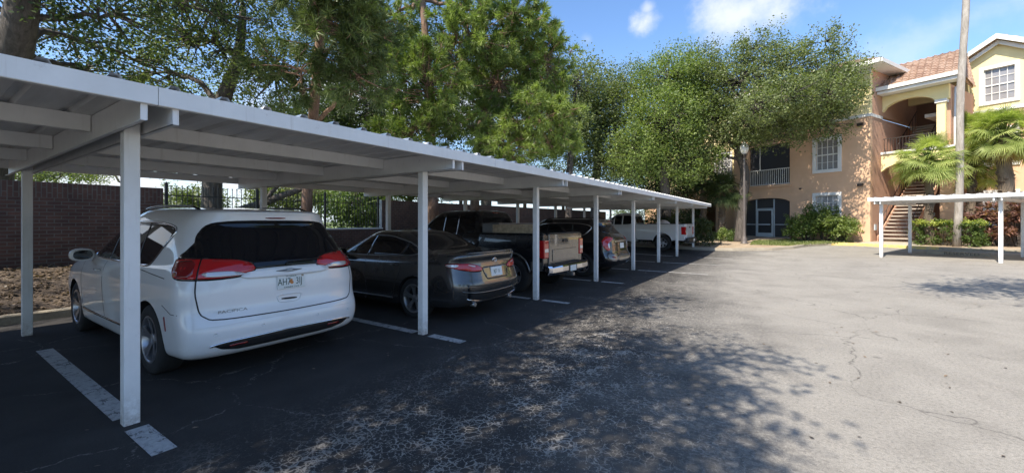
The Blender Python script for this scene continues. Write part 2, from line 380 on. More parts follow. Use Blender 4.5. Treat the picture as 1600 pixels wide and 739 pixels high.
M['p_tailgate'] = paint('silver_grey_tailgate_paint', (.12, .118, .116), .6, .2)
M['p_silver'] = paint('silver_lower_paint', (.22, .21, .20), .6, .3)
M['p_wtruck'] = paint('white_truck_paint', (.66, .66, .65))
M['glass'] = simple('dark_tinted_glass', (.008, .008, .010), .03, 0, spec=.6)
M['rubber'] = simple('tyre_rubber', (.018, .018, .018), .8, var=.2, scale=20)
M['blackpl'] = simple('black_plastic', (.015, .015, .016), .55)
M['gloss_black'] = simple('gloss_black_trim', (.006, .006, .007), .1, coat=.5)
M['well'] = simple('wheel_well', (.008, .008, .008), .95)
M['chrome'] = simple('chrome', (.75, .75, .77), .08, 1.0)
M['alloy'] = simple('alloy', (.42, .42, .44), .3, .85)
M['red_lens'] = simple('red_lens', (.48, .012, .014), .08, 0, coat=1.0)
M['red_dark'] = simple('dark_red_lens', (.20, .008, .010), .08, 0, coat=1.0)
M['clear_lens'] = simple('clear_lens', (.62, .60, .60), .1, .3, coat=1.0)
M['maroon'] = simple('red_reflector', (.22, .02, .03), .3)
M['plate'] = simple('plate_white', (.72, .74, .72), .45, var=.05, scale=20)
M['ink'] = simple('plate_ink', (.03, .07, .045), .5)
M['plate_orange'] = simple('plate_orange', (.55, .20, .05), .5)
M['steel'] = simple('dull_steel', (.30, .30, .30), .4, .8)
M['toolbox'] = simple('toolbox_aluminium', (.17, .17, .17), .45, .6)
M['wood'] = simple('weathered_plank', (.42, .33, .22), .8, var=.25, scale=14)
M['cloth'] = simple('pale_tarp', (.62, .57, .58), .7, var=.1)
M['lampglass'] = simple('acorn_globe', (.66, .64, .60), .25, coat=.4)
M['polepaint'] = simple('bronze_lamp_post', (.13, .11, .10), .5, .2, var=.1)
M['stencil'] = simple('stencil_black', (.05, .045, .04), .8)

# ------------------------------------------------------------------ mesh helpers
def link(name, me, parent=None, mat=None):
    o = bpy.data.objects.new(name, me); col.objects.link(o)
    if parent is not None: o.parent = parent
    if mat is not None:
        for mm in (mat if isinstance(mat, (list, tuple)) else [mat]): me.materials.append(mm if not isinstance(mm, str) else M[mm])
    return o
def tag(o, label, cat, group=None):
    o['label'] = label; o['category'] = cat
    if group: o['group'] = group
    return o
def thing(name, label, cat, loc=(0, 0, 0), rz=0.0, group=None):
    o = bpy.data.objects.new(name, None); col.objects.link(o); o.location = loc; o.rotation_euler = (0, 0, rz); o.empty_display_size = .2
    return tag(o, label, cat, group)
def structure(o):
    o['kind'] = 'structure'; return o
def stuff(o):
    o['kind'] = 'stuff'; return o

class MB:
    def __init__(s): s.v = []; s.f = []; s.mi = []; s.sm = []
    def add(s, vs, fs, mi=0, smooth=False):
        k = len(s.v); s.v += [tuple(p) for p in vs]
        for f in fs: s.f.append(tuple(i+k for i in f)); s.mi.append(mi); s.sm.append(smooth)
        return s
    def box(s, a, b, mi=0, mtx=None):
        x0, y0, z0 = a; x1, y1, z1 = b
        vs = [Vector(p) for p in ((x0, y0, z0), (x1, y0, z0), (x1, y1, z0), (x0, y1, z0), (x0, y0, z1), (x1, y0, z1), (x1, y1, z1), (x0, y1, z1))]
        if mtx is not None: vs = [mtx @ p for p in vs]
        return s.add(vs, [(3, 2, 1, 0), (4, 5, 6, 7), (0, 1, 5, 4), (1, 2, 6, 5), (2, 3, 7, 6), (3, 0, 4, 7)], mi)
    def cbox(s, c, sz, mi=0, mtx=None):
        return s.box([c[i]-sz[i]/2 for i in range(3)], [c[i]+sz[i]/2 for i in range(3)], mi, mtx)
    def tube(s, pts, rad, n=8, mi=0, cap=True):
        pts = [Vector(p) for p in pts]
        if isinstance(rad, (int, float)): rad = [rad]*len(pts)
        k = len(s.v); ref = None
        for i, p in enumerate(pts):
            d = (pts[min(i+1, len(pts)-1)] - pts[max(i-1, 0)]);
            if d.length < 1e-9: d = Vector((0, 0, 1))
            d.normalize()
            if ref is None:
                ref = Vector((1, 0, 0)) if abs(d.x) < .8 else Vector((0, 1, 0))
            a = (ref - d*ref.dot(d)).normalized(); b = d.cross(a); ref = a
            for j in range(n):
                t = 2*PI*j/n; s.v.append(tuple(p + (a*math.cos(t) + b*math.sin(t))*rad[i]))
        for i in range(len(pts)-1):
            for j in range(n):
                j2 = (j+1) % n
                s.f.append((k+i*n+j, k+i*n+j2, k+(i+1)*n+j2, k+(i+1)*n+j)); s.mi.append(mi); s.sm.append(True)
        if cap:
            s.f.append(tuple(k+j for j in reversed(range(n)))); s.mi.append(mi); s.sm.append(False)
            e = k+(len(pts)-1)*n; s.f.append(tuple(e+j for j in range(n))); s.mi.append(mi); s.sm.append(False)
        return s
    def lathe(s, prof, n=24, c=(0, 0, 0), axis='z', mi=0, smooth=True):
        """prof: list of (r, h); around axis"""
        k = len(s.v)
        for r, h in prof:
            for j in range(n):
                t = 2*PI*j/n; a, b = r*math.cos(t), r*math.sin(t)
                p = (a, b, h) if axis == 'z' else ((a, h, b) if axis == 'y' else (h, a, b))
                s.v.append((p[0]+c[0], p[1]+c[1], p[2]+c[2]))
        for i in range(len(prof)-1):
            for j in range(n):
                j2 = (j+1) % n; s.f.append((k+i*n+j, k+i*n+j2, k+(i+1)*n+j2, k+(i+1)*n+j)); s.mi.append(mi); s.sm.append(smooth)
        return s
    def prism(s, poly, h0, h1, mi=0, plane='xy', mtx=None):
        """convex or simple polygon extruded"""
        n = len(poly)
        def P(a, b, h):
            p = {'xy': (a, b, h), 'xz': (a, h, b), 'yz': (h, a, b)}[plane]
            return mtx @ Vector(p) if mtx is not None else Vector(p)
        vs = [P(a, b, h0) for a, b in poly] + [P(a, b, h1) for a, b in poly]
        fs = [tuple(reversed(range(n))), tuple(range(n, 2*n))] + [(i, (i+1) % n, (i+1) % n+n, i+n) for i in range(n)]
        return s.add(vs, fs, mi)
    def mesh(s, name='m'):
        me = bpy.data.meshes.new(name); me.from_pydata(s.v, [], s.f)
        me.polygons.foreach_set('material_index', s.mi); me.polygons.foreach_set('use_smooth', s.sm)
        bm = bmesh.new(); bm.from_mesh(me); bmesh.ops.recalc_face_normals(bm, faces=bm.faces); bm.to_mesh(me); bm.free()
        me.update(); return me
    def build(s, name, mat, parent=None, bevel=0.0):
        me = s.mesh(name)
        if bevel > 0:
            bm = bmesh.new(); bm.from_mesh(me)
            es = [e for e in bm.edges if len(e.link_faces) == 2 and e.calc_face_angle(0) > .6]
            bmesh.ops.bevel(bm, geom=es, offset=bevel, segments=2, affect='EDGES', profile=.5); bm.to_mesh(me); bm.free()
        return link(name, me, parent, mat)

def quads_mesh(name, V, per, tone):
    """V: (n*per,3) array, faces of `per` verts; tone per face"""
    me = bpy.data.meshes.new(name); n = len(V)//per
    me.vertices.add(len(V)); me.vertices.foreach_set('co', np.ascontiguousarray(V, dtype=np.float32).ravel())
    me.loops.add(len(V)); me.loops.foreach_set('vertex_index', np.arange(len(V), dtype=np.int32))
    me.polygons.add(n); me.polygons.foreach_set('loop_start', np.arange(0, len(V), per, dtype=np.int32))
    try: me.polygons.foreach_set('loop_total', np.full(n, per, dtype=np.int32))
    except Exception: pass
    at = me.attributes.new('tone', 'FLOAT', 'FACE'); at.data.foreach_set('value', np.asarray(tone, dtype=np.float32))
    me.update(calc_edges=True); return me

def text_mesh(txt, size, depth=0.002, font_scale_x=1.0):
    cu = bpy.data.curves.new('t', 'FONT'); cu.body = txt; cu.size = size; cu.extrude = depth; cu.align_x = 'CENTER'; cu.align_y = 'CENTER'; cu.resolution_u = 3
    o = bpy.data.objects.new('t', cu); col.objects.link(o)
    dg = bpy.context.evaluated_depsgraph_get(); dg.update()
    me = bpy.data.meshes.new_from_object(o.evaluated_get(dg))
    bpy.data.objects.remove(o); bpy.data.curves.remove(cu)
    if font_scale_x != 1.0: me.transform(Matrix.Diagonal((font_scale_x, 1, 1, 1)))
    return me

def cdt(outline, holes=(), pts=(), etype=1):
    """triangulate outline minus holes; returns verts2d, faces"""
    vs = []; es = []
    for loop in [outline]+list(holes):
        k = len(vs); vs += [Vector(p) for p in loop]; n = len(loop); es += [(k+i, k+(i+1) % n) for i in range(n)]
    vs += [Vector(p) for p in pts]
    ov, oe, of, _, _, _ = delaunay_2d_cdt(vs, es, [], 0, 1e-5)
    def inside(p, poly):
        c = False; n = len(poly); j = n-1
        for i in range(n):
            xi, yi = poly[i]; xj, yj = poly[j]
            if (yi > p[1]) != (yj > p[1]) and p[0] < (xj-xi)*(p[1]-yi)/(yj-yi)+xi: c = not c
            j = i
        return c
    fs = []
    for f in of:
        cx = sum(ov[i][0] for i in f)/3; cy = sum(ov[i][1] for i in f)/3
        if inside((cx, cy), outline) and not any(inside((cx, cy), h) for h in holes): fs.append(tuple(f))
    return ov, fs

def wall_panel(mb, outline, holes, depth, mtx, mi=0):
    """plane local (a,h) -> mtx @ (a, 0, h), thickness into +y; holes get jambs"""
    ov, fs = cdt(outline, holes)
    n = len(ov)
    vs = [mtx @ Vector((p[0], 0, p[1])) for p in ov] + [mtx @ Vector((p[0], depth, p[1])) for p in ov]
    out = list(fs) + [tuple(i+n for i in reversed(f)) for f in fs]
    cnt = {}
    for f in fs:
        for i in range(3):
            e = (f[i], f[(i+1) % 3]); cnt[e] = 1
    for (a, b) in cnt:
        if (b, a) not in cnt: out.append((b, a, a+n, b+n))
    mb.add(vs, out, mi)

def arch(x0, x1, z0, z1, rise, n=12):
    """rect opening with segmental arch top; z1 = crown"""
    pts = [(x0, z0), (x1, z0)]; c = (x0+x1)/2; h = (x1-x0)/2
    for i in range(n+1):
        t = i/n; x = x1 + (x0-x1)*t; pts.append((x, z1-rise + rise*math.sqrt(max(0, 1-((x-c)/h)**2*.96))))
    return pts

# ------------------------------------------------------------------ ground
def grid_axis(lo, hi, near_lo, near_hi, fine, grow=1.35):
    a = list(np.arange(near_lo, near_hi+1e-6, fine)); s = fine; x = near_lo; L = []
    while x > lo: s *= grow; x -= s; L.append(max(x, lo))
    s = fine; x = near_hi; Rr = []
    while x < hi: s *= grow; x += s; Rr.append(min(x, hi))
    return sorted(set(L)) + a + sorted(set(Rr))
def sheet(name, xs, ys, zf, mat, mask=None):
    idx = {}; vs = []; fs = []
    for i, x in enumerate(xs):
        for j, y in enumerate(ys): idx[i, j] = len(vs); vs.append((x, y, zf(x, y)))
    for i in range(len(xs)-1):
        for j in range(len(ys)-1): fs.append((idx[i, j], idx[i+1, j], idx[i+1, j+1], idx[i, j+1]))
    me = bpy.data.meshes.new(name); me.from_pydata(vs, [], fs); me.polygons.foreach_set('use_smooth', [True]*len(fs)); me.update()
    return structure(link(name, me, None, mat))
sheet('ground', grid_axis(-900, 900, -40, 60, 4), grid_axis(-900, 900, -40, 60, 4), lambda x, y: gz(x, y)-.06, M['grass'])
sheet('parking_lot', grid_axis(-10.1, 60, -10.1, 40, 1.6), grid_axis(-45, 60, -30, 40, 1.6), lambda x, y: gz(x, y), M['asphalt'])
def berm(x, y):
    t = min(max((-10.25-x)/2.5, 0), 1); return gz(x, y)+.12+.55*t*t*(3-2*t)
sheet('planting_strip', list(np.arange(-13.2, -10.19, .25)), list(np.arange(-30, 60.1, 1.5)), lambda x, y: berm(x, y)+.03*math.sin(x*7+y*3.1)*math.cos(y*2.3), M['mulch'])
sheet('field', [-60, -40, -25, -18, -13.1], list(np.arange(-60, 90, 6)), lambda x, y: .45, M['grass'])

# kerbs
def kerb_run(name, pts, w=.16, h=.14, mat='kerb_old'):
    mb = MB(); seg = []
    for a, b in zip(pts[:-1], pts[1:]):
        a = Vector(a); b = Vector(b); n = max(1, int((b-a).length/1.5))
        for i in range(n): seg.append(a.lerp(b, i/n))
    seg.append(Vector(pts[-1])); m = len(seg); ring = []
    for i, p in enumerate(seg):
        d = (seg[min(i+1, m-1)]-seg[max(i-1, 0)]); d.normalize(); nn = Vector((-d.y, d.x)); g = gz(p.x, p.y)
        ring.append([(p.x, p.y, g-.05), (p.x+nn.x*.02, p.y+nn.y*.02, g+h-.02), (p.x+nn.x*.04, p.y+nn.y*.04, g+h), (p.x+nn.x*w, p.y+nn.y*w, g+h), (p.x+nn.x*w, p.y+nn.y*w, g-.05)])
    vs = [q for r_ in ring for q in r_]; fs = []
    for i in range(m-1):
        for j in range(4): fs.append((i*5+j, i*5+j+1, (i+1)*5+j+1, (i+1)*5+j))
    fs += [(0, 1, 2, 3, 4), tuple((m-1)*5+j for j in (4, 3, 2, 1, 0))]
    mb.add(vs, fs); return structure(mb.build(name, mat))
kerb_run('kerb', [(-10.1, -30), (-10.1, 23.4)])
KP = [Vector((-10.3, 23.5)), Vector((-3.4, 23.5)), Vector((-2.4, 23.75)), Vector((-.8, 24.5)), Vector((.1, 25.6)), Vector((.7, 27.0)), Vector((1.6, 27.9)), Vector((2.8, 28.0)), Vector((4.2, 27.4)), Vector((8.4, 25.6)), Vector((14, 23.0)), Vector((40, 10.5))]
kerb_run('kerb', [tuple(p) for p in KP])
# yellow painted length of kerb
kerb_run('kerb_yellow', [(1.75, 27.88), (2.8, 27.97), (4.25, 27.37), (5.6, 26.8)], .17, .146, 'yellow')
def bed_sheet(name, outline, dz, mat, step=1.6):
    xs = [p[0] for p in outline]; ys = [p[1] for p in outline]; pts = []
    x = min(xs)
    while x < max(xs):
        y = min(ys)
        while y < max(ys): pts.append((x+.01, y+.013)); y += step
        x += step
    ov, fs = cdt([tuple(p) for p in outline], (), pts)
    me = bpy.data.meshes.new(name); me.from_pydata([(p[0], p[1], gz(p[0], p[1])+dz) for p in ov], [], fs); me.polygons.foreach_set('use_smooth', [True]*len(fs)); me.update()
    return structure(link(name, me, None, mat))
def off_in(p, d):   # shift away from lot
    return (p[0]+d[0], p[1]+d[1])
bed_sheet('planting_bed', [(-13.0, 23.6), (-3.4, 23.6), (-2.45, 23.85), (-.9, 24.6), (0, 25.7), (.6, 27.1), (1.55, 28.02), (2.8, 28.12), (4.25, 27.53), (8.45, 25.73), (14.05, 23.13), (40, 10.65), (60, 60), (-13, 60)], .115, M['strawbed'], 3.0)
# lawn patch and concrete walk
bed_sheet('lawn', [(-.2, 25.9), (.45, 27.2), (1.4, 28.2), (2.4, 28.5), (2.9, 29.3), (1.6, 30.0), (-.5, 29.6), (-2.0, 27.6), (-1.6, 26.2)], .121, M['grass'], 1.0)
bed_sheet('sidewalk', [(4.3, 27.55), (6.2, 26.75), (8.2, 31.2), (6.9, 31.9), (5.2, 29.4), (3.3, 29.2), (2.9, 28.15)], .128, M['concrete'], 1.0)

# painted bay lines
X0, Y0, SP, XR = -4.376, 1.055, 3.17, -8.963
FY = [Y0+SP*n for n in range(-3, 7)] + [23.85]
def line(a, b, w, mat='line', dz=.004):
    a = Vector(a); b = Vector(b); d = (b-a).normalized(); nn = Vector((-d.y, d.x))*w/2; n = max(1, int((b-a).length/1.0)); mb = MB(); vs = []
    for i in range(n+1):
        p = a.lerp(b, i/n)
        for q in (p+nn, p-nn): vs.append((q.x, q.y, gz(q.x, q.y)+dz))
    mb.add(vs, [(2*i, 2*i+1, 2*i+3, 2*i+2) for i in range(n)])
    return structure(mb.build('road_marking', mat))
for k, y in enumerate(FY[:-1]):
    n = k-3
    line((-7.75, y), (-4.52, y), .145); line((-4.22, y), (-3.62 if n < 4 else -3.3, y), .145)
    if n >= 4: line((-3.25, y), (-2.1, y), .12, 'faded')
# ------------------------------------------------------------------ carport along the bays
def carport(name, label, frames, Xf, Xp, Xr, Xb, posth, loc, rz, y_lo, y_hi, purl, post_z=None, rng=0):
    """local: x across the bays (open edge at Xf), y along"""
    t = thing(name, label, 'carport', loc, rz)
    bot = posth; top = posth+.235                    # beam bottom / deck underside
    # roof deck with ribs running across
    pitch = .32; ys = []; y = y_lo
    prof = []
    while y < y_hi-.01:
        prof += [(y, 0.0), (y+pitch*.40, 0.0), (y+pitch*.46, .034), (y+pitch*.60, .034), (y+pitch*.66, 0.0)]; y += pitch
    prof.append((min(y, y_hi), 0.0))
    vs = []; fs = []
    xs_ = [Xb, (Xb+Xf)/2, Xf-.015]
    for (yy, zz) in prof:
        for xx in xs_: vs.append((xx, yy, top+zz+.004))
    for i in range(len(prof)-1):
        for j in range(2): fs.append((i*3+j, i*3+j+1, (i+1)*3+j+1, (i+1)*3+j))
    n = len(vs); vs += [(a, b, c+.003) for a, b, c in vs]; fs += [tuple(i+n for i in reversed(f)) for f in fs]
    MB().add(vs, fs).build('roof_panel', 'sheet', t)
    # edge fascia in lengths
    y = y_lo; L = 3.99; k = 0
    seams = [y_lo]
    s0 = FY[3]-.02 if rng == 0 else y_lo
    s = s0
    while s > y_lo: s -= L
    s += L
    while s < y_hi: seams.append(s); s += L
    seams.append(y_hi); seams = sorted(set(seams))
    for a, b in zip(seams[:-1], seams[1:]):
        if b-a < .05: continue
        for (xe, sg) in ((Xf, 1), (Xb, -1)):
            m = MB(); m.box((xe-.004, a+.002, bot+.115), (xe+.004, b-.002, top+.006)); m.box((xe-sg*.05, a+.002, bot+.112), (xe-sg*.004, b-.002, bot+.118)); m.box((xe-sg*.045, a+.002, top+.0), (xe-sg*.004, b-.002, top+.003))
            m.build('fascia', 'white', t)
    for ye in (y_lo, y_hi):
        MB().box((Xb+.006, ye-.004, bot+.115), (Xf-.006, ye+.004, top+.045)).build('end_fascia', 'white', t)
    for y in frames:
        if y > y_hi or y < y_lo: continue
        for sgn in (-1, 1):
            yy = y+sgn*.073; m = MB()
            prof = [(Xf-.03, bot+.0), (Xb+.05, bot+.0), (Xb+.05, top-.002), (Xf-.03, top-.002)]
            m.prism(prof, yy-.003, yy+.003, plane='xz')
            m.box((Xb+.05, yy-.003 if sgn > 0 else yy-.035, bot), (Xf-.03, yy+.035 if sgn > 0 else yy+.003, bot+.004))
            m.box((Xf-.035, yy-.003 if sgn > 0 else yy-.035, bot+.004), (Xf-.029, yy+.035 if sgn > 0 else yy+.003, bot+.2))
            m.build('beam', 'white', t)
        for xp in (Xp, Xr):
            lx = Matrix.Rotation(rz, 4, 'Z') @ Vector((xp, y, 0)) + Vector(loc); g = gz(lx.x, lx.y) - loc[2]
            if post_z: g = g+post_z
            hh = bot+.02
            pm = MB(); pm.box((xp-.05, y-.05, g-.1), (xp+.05, y+.05, top-.02)); p = pm.build('post', 'white', t, bevel=.006)
    ff = sorted(f for f in frames if y_lo <= f <= y_hi); ends = [y_lo]+ff+[y_hi]
    for a, b in zip(ends[:-1], ends[1:]):
        if b-a < .5: continue
        for xp in purl:
            m = MB(); a2 = a+.085; b2 = b-.085
            m.box((xp-.003, a2, bot+.095), (xp+.003, b2, top)); m.box((xp-.05, a2, bot+.092), (xp+.003, b2, bot+.097))
            m.build('purlin', 'white', t)
    return t
carport('carport', 'long white metal carport with corrugated flat roof over the row of parked vehicles', FY, -3.68, X0, XR, -9.95, 2.30, (0, 0, 0), 0, FY[0]-.5, 25.1, [-5.13, -6.70, -8.27])

# second carport by the building: local x from its own open edge
F1 = W(15.0, 16.9); BANG = math.atan2(*(lambda d: (d.y, d.x))(W(.5, -.866)-W(0, 0)))
g2 = gz(F1.x, F1.y)
carport('carport', 'short white carport on two front posts beside the palms and hedge', [0, 3.2, 6.4, 9.6], .42, 0, -3.0, -3.5, 2.16, (F1.x, F1.y, g2), BANG-PI/2, -.30, 10.2, [-.9, -1.9, -2.8], None, 1)

# ------------------------------------------------------------------ brick wall and iron fence
WX = -12.8; WT = 2.42
def brick_wall(y0, y1, top, label):
    t = thing('brick_wall', label, 'wall')
    MB().box((WX-.28, y0, .1), (WX, y1, top)).build('wall', 'brick', t)
    return t
def pilaster(t, y):
    MB().box((WX-.34, y-.3, .1), (WX+.06, y+.3, WT+.03)).build('pilaster', 'brick', t)
wl = brick_wall(-16, 3.7, WT, 'tall brown brick wall behind the minivan, left of the iron fence'); pilaster(wl, -4.0)
w2 = thing('brick_wall', 'low brown brick wall carrying the iron fence between two tall walls', 'wall')
MB().box((WX-.28, 3.7, .1), (WX, 10.3, 1.33)).build('wall', 'brick', w2)
MB().box((WX-.30, 3.703, 1.33), (WX+.02, 10.297, 1.38)).build('coping', 'cream', w2)
w3 = brick_wall(10.3, 33.0, WT, 'long tall brown brick wall behind the sedan and trucks')
MB().box((WX-.2, 10.28, 1.38), (WX-.05, 10.297, WT)).build('edge_trim', 'cream', w3)
fn = thing('iron_fence', 'black iron picket fence on the low brick wall behind the minivan', 'fence')
xf = WX-.14
m = MB(); y = 3.78
while y < 10.25:
    m.cbox((xf, y, 1.94), (.014, .014, 1.10)); m.cbox((xf, y, 2.50), (.03, .03, .02)); y += .115
m.build('picket', 'iron', fn)['kind'] = 'stuff'
for h in (1.48, 2.26): MB().cbox((xf, 7.0, h), (.03, 6.55, .025)).build('rail', 'iron', fn)
for y in (3.80, 5.92, 8.05, 10.2):
    m = MB(); m.cbox((xf, y, 1.96), (.06, .06, 1.16)); m.lathe([(0, 2.60), (.035, 2.57), (.035, 2.54), (0, 2.53)], 10, (xf, y, 0)); m.build('post', 'iron', fn)

# ------------------------------------------------------------------ apartment building
CB = W(19.2, 22.3)
bld = thing('apartment_building', 'three storey orange and yellow stucco apartment building with tiled roofs and open stairs', 'building', (CB.x, CB.y, 0), BANG)
I4 = Matrix.Identity(4)
def ax(w, s, rot=0): return Matrix.Translation((w, s, 0)) @ Matrix.Rotation(rot, 4, 'Z')
def wall(name, outline, holes, mat, w=0, s=0, rot=0, depth=.25):
    mb = MB(); wall_panel(mb, outline, holes, depth, ax(w, s, rot)); return mb.build(name, mat, bld)
def rect(a, b, c, d): return [(a, c), (b, c), (b, d), (a, d)]
def window(w0, w1, h0, h1, s=0, frame=.17, cols=4, rows=4, sill=True, mid=True, mat='blind', w=0, rot=0):
    """outer trim w0..w1 x h0..h1 on wall plane s"""
    X = ax(w, s, rot); f = MB()
    a0, a1, b0, b1 = w0+frame, w1-frame, h0+frame, h1-frame
    for bx in (((w0, -.07, h0), (a0, .02, h1)), ((a1, -.07, h0), (w1, .02, h1)), ((a0, -.07, h0), (a1, .02, b0)), ((a0, -.07, b1), (a1, .02, h1))): f.box(*bx, mtx=X)
    wf = f.build('window', 'cream', bld)
    p = MB(); p.box((a0, .09, b0), (a1, .11, b1), mtx=X); p.build('pane', mat, wf)
    g = MB()
    for i in range(cols+1):
        x = a0+(a1-a0)*i/cols; t = .035 if i in (0, cols) else .013; g.box((x-t, .045, b0), (x+t, .088, b1), mtx=X)
    for j in range(rows+1):
        z = b0+(b1-b0)*j/rows; t = .035 if (j in (0, rows) or (mid and j == rows//2)) else .013
        g.box((a0, .040, z-t), (a1, .0445, z+t), mtx=X)
    g.build('glazing_bars', 'cream', wf)
    return wf
HB, HT, BAND = .3, 9.85, 7.25
bal = arch(-6.9, -4.0, .55, 3.12, .32)
op2 = rect(-6.55, -4.0, 3.95, 6.55); op3 = rect(-6.55, -4.0, 7.45, 9.4)
hw = [rect(-2.56, -1.46, 1.42, 3.11), rect(-2.56, -1.46, 4.60, 6.33), rect(-2.56, -1.46, 7.90, 9.45)]
wall('wall', rect(-7.6, 0, HB, BAND), [bal, op2]+hw[:2], 'orange')
wall('wall', rect(-7.6, 0, BAND+.16, HT), [op3, hw[2]], 'yellow_st')
MB().box((-7.6, -.04, BAND), (.04, .25, BAND+.16)).build('band', 'cream', bld)
for (a, b) in ((1.25, 3.28), (4.43, 6.5), (7.73, 9.62)): window(-2.73, -1.29, a, b)
# side of the left block
wall('wall', rect(.25, 6.52, HB, BAND), [], 'salmon', 0, 0, PI/2)
wall('wall', rect(.25, 6.5, BAND+.16, HT), [], 'salmon', 0, 0, PI/2)
MB().box((0, .25, BAND), (.035, 1.5, BAND+.16)).build('band', 'cream', bld)
# recessed part and forward part further left
wall('wall', rect(-16, -7.6, HB, BAND-3.3), [rect(-11.5, -9.3, .6, 3.0)], 'orange', 0, .5)
wall('wall', rect(-16, -7.6, BAND-3.3, HT), [rect(-9.2, -8.2, 4.6, 6.4), rect(-12.2, -10.2, 4.2, 6.5), rect(-12.2, -10.2, 7.5, 9.4)], 'yellow_st', 0, .5)
wall('wall', rect(.25, .74, HB, HT), [], 'orange', -7.35, 0, PI/2)
window(-9.4, -8.0, 4.4, 6.6, .5)
# balcony rooms (dark interior boxes)
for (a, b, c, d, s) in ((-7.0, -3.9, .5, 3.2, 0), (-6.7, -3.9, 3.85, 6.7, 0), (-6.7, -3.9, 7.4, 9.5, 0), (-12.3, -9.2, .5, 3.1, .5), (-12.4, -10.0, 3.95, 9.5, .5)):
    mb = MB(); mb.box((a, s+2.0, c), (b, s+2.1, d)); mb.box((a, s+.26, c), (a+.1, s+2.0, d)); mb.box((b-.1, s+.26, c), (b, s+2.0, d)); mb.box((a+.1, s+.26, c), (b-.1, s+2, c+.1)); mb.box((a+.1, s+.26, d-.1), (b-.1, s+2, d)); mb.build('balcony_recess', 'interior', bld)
def balustrade(w0, w1, h0, h1, s, gap=.12, mat='cream'):
    r = MB(); r.box((w0, s-.03, h1-.05), (w1, s+.03, h1)); r.box((w0, s-.02, h0), (w1, s+.02, h0+.04)); x = w0+.03
    while x < w1: r.box((x-.012, s-.012, h0+.04), (x+.012, s+.012, h1-.05)); x += gap
    return r.build('balcony_railing', mat, bld)
balustrade(-6.53, -4.02, 3.98, 4.98, .08); balustrade(-6.53, -4.02, 7.45, 8.4, .08); balustrade(-12.1, -10.3, 4.2, 5.2, .6)
m = MB(); m.box((-6.52, .13, 4.0), (-4.02, .14, 6.54)); m.build('balcony_screen', 'screen', bld)
m = MB(); m.box((-5.9, .09, 4.98), (-5.84, .12, 6.54)); m.build('screen_post', 'cream', bld)
MB().box((-6.7, -.06, 3.80), (-3.9, -.0, 3.95)).build('balcony_ledge', 'orange', bld)
# screened ground floor arch with door
m = MB(); m.prism(arch(-6.88, -4.02, .57, 3.10, .32), .14, .15, plane='xz'); m.build('porch_screen', 'screen', bld)
pf = MB()
for x in (-6.1, -4.98): pf.box((x-.03, .07, .57), (x+.03, .13, 3.05))
for (a, b, h) in ((-6.88, -6.13, 1.42), (-4.95, -4.02, 1.42), (-6.88, -4.02, .60), (-6.07, -5.01, 2.45)): pf.box((a, .075, h-.025), (b, .125, h+.025))
pf.build('porch_frame', 'alu', bld)
d = MB()
for (a, b, c, e) in ((-6.05, -5.97, .62, 2.40), (-5.11, -5.03, .62, 2.40), (-5.97, -5.11, 2.32, 2.40), (-5.97, -5.11, 1.38, 1.46), (-5.97, -5.11, .62, .88)): d.box((a, .03, c), (b, .068, e))
dd = d.build('screen_door', 'alu', bld); MB().box((-5.16, .005, 1.36), (-5.10, .03, 1.48)).build('handle', 'bronze', dd)
# vents / wall lights
for (w_, h_, sz) in ((-.42, 3.60, (.24, .12, .13)), (-.42, 6.88, (.26, .14, .15)), (-.85, 6.95, (.12, .08, .12)), (-.8, 1.5, (.12, .05, .12)), (-3.4, 3.6, (.12, .06, .08))):
    MB().cbox((w_, -sz[1]/2-.002, h_), sz).build('vent', 'bronze', bld)
MB().cbox((.012+.02, .55, 1.3), (.05, .2, .32)).build('meter_box', 'alu', bld)
# centre bay: breezeway
C1, WR = 1.5, 2.6
wall('wall', [(0.01, 4.35), (WR, 4.35), (WR, 5.3), (0.01, 5.3)], [], 'yellow_st', 0, C1) if False else None
def arch_band(w0, w1, hbase, rise, htop, s, mat, name='arch'):
    n = 14; pts = []; c = (w0+w1)/2; h = (w1-w0)/2
    for i in range(n+1):
        x = w0+(w1-w0)*i/n; pts.append((x, hbase+rise*math.sqrt(max(0, 1-((x-c)/h)**2*.97))))
    return wall(name, pts+[(w1, htop), (w0, htop)], [], mat, 0, s, 0, .28)
arch_band(.01, 3.0, 4.25, .55, 5.28, C1-.15, 'yellow_st')
MB().box((.01, C1-.22, 5.28), (3.03, C1+.2, 5.40)).build('ledge_cap', 'cream', bld)
arch_band(.01, 2.20, 7.55, .62, 8.52, C1, 'yellow_st')
MB().box((2.20, C1, 7.78), (2.62, C1+.28, 8.52)).build('wall', 'yellow_st', bld)
MB().box((2.18, C1+.0, 5.40), (2.50, C1+.28, 7.62)).build('column', 'yellow_st', bld)
MB().box((2.12, C1-.06, 7.62), (2.56, C1+.34, 7.78)).build('column_capital', 'cream', bld)
MB().box((2.3, C1, HB), (2.95, C1+.3, 4.3)).build('column', 'orange', bld)
wall('wall', rect(C1+.29, 5.5, HB, 8.52), [arch(2.2, 4.9, .6, 3.4, .5)], 'salmon', 2.62, 0, PI/2)
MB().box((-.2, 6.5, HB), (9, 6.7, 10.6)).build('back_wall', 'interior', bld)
for h in (3.75, 7.05): MB().box((1.6, 2.0, h), (2.35, 6.48, h+.18)).build('floor_slab', 'tread', bld); 
for h in (3.75, 7.05): MB().box((.02, 5.3, h), (1.6, 6.48, h+.18)).build('floor_slab', 'tread', bld)
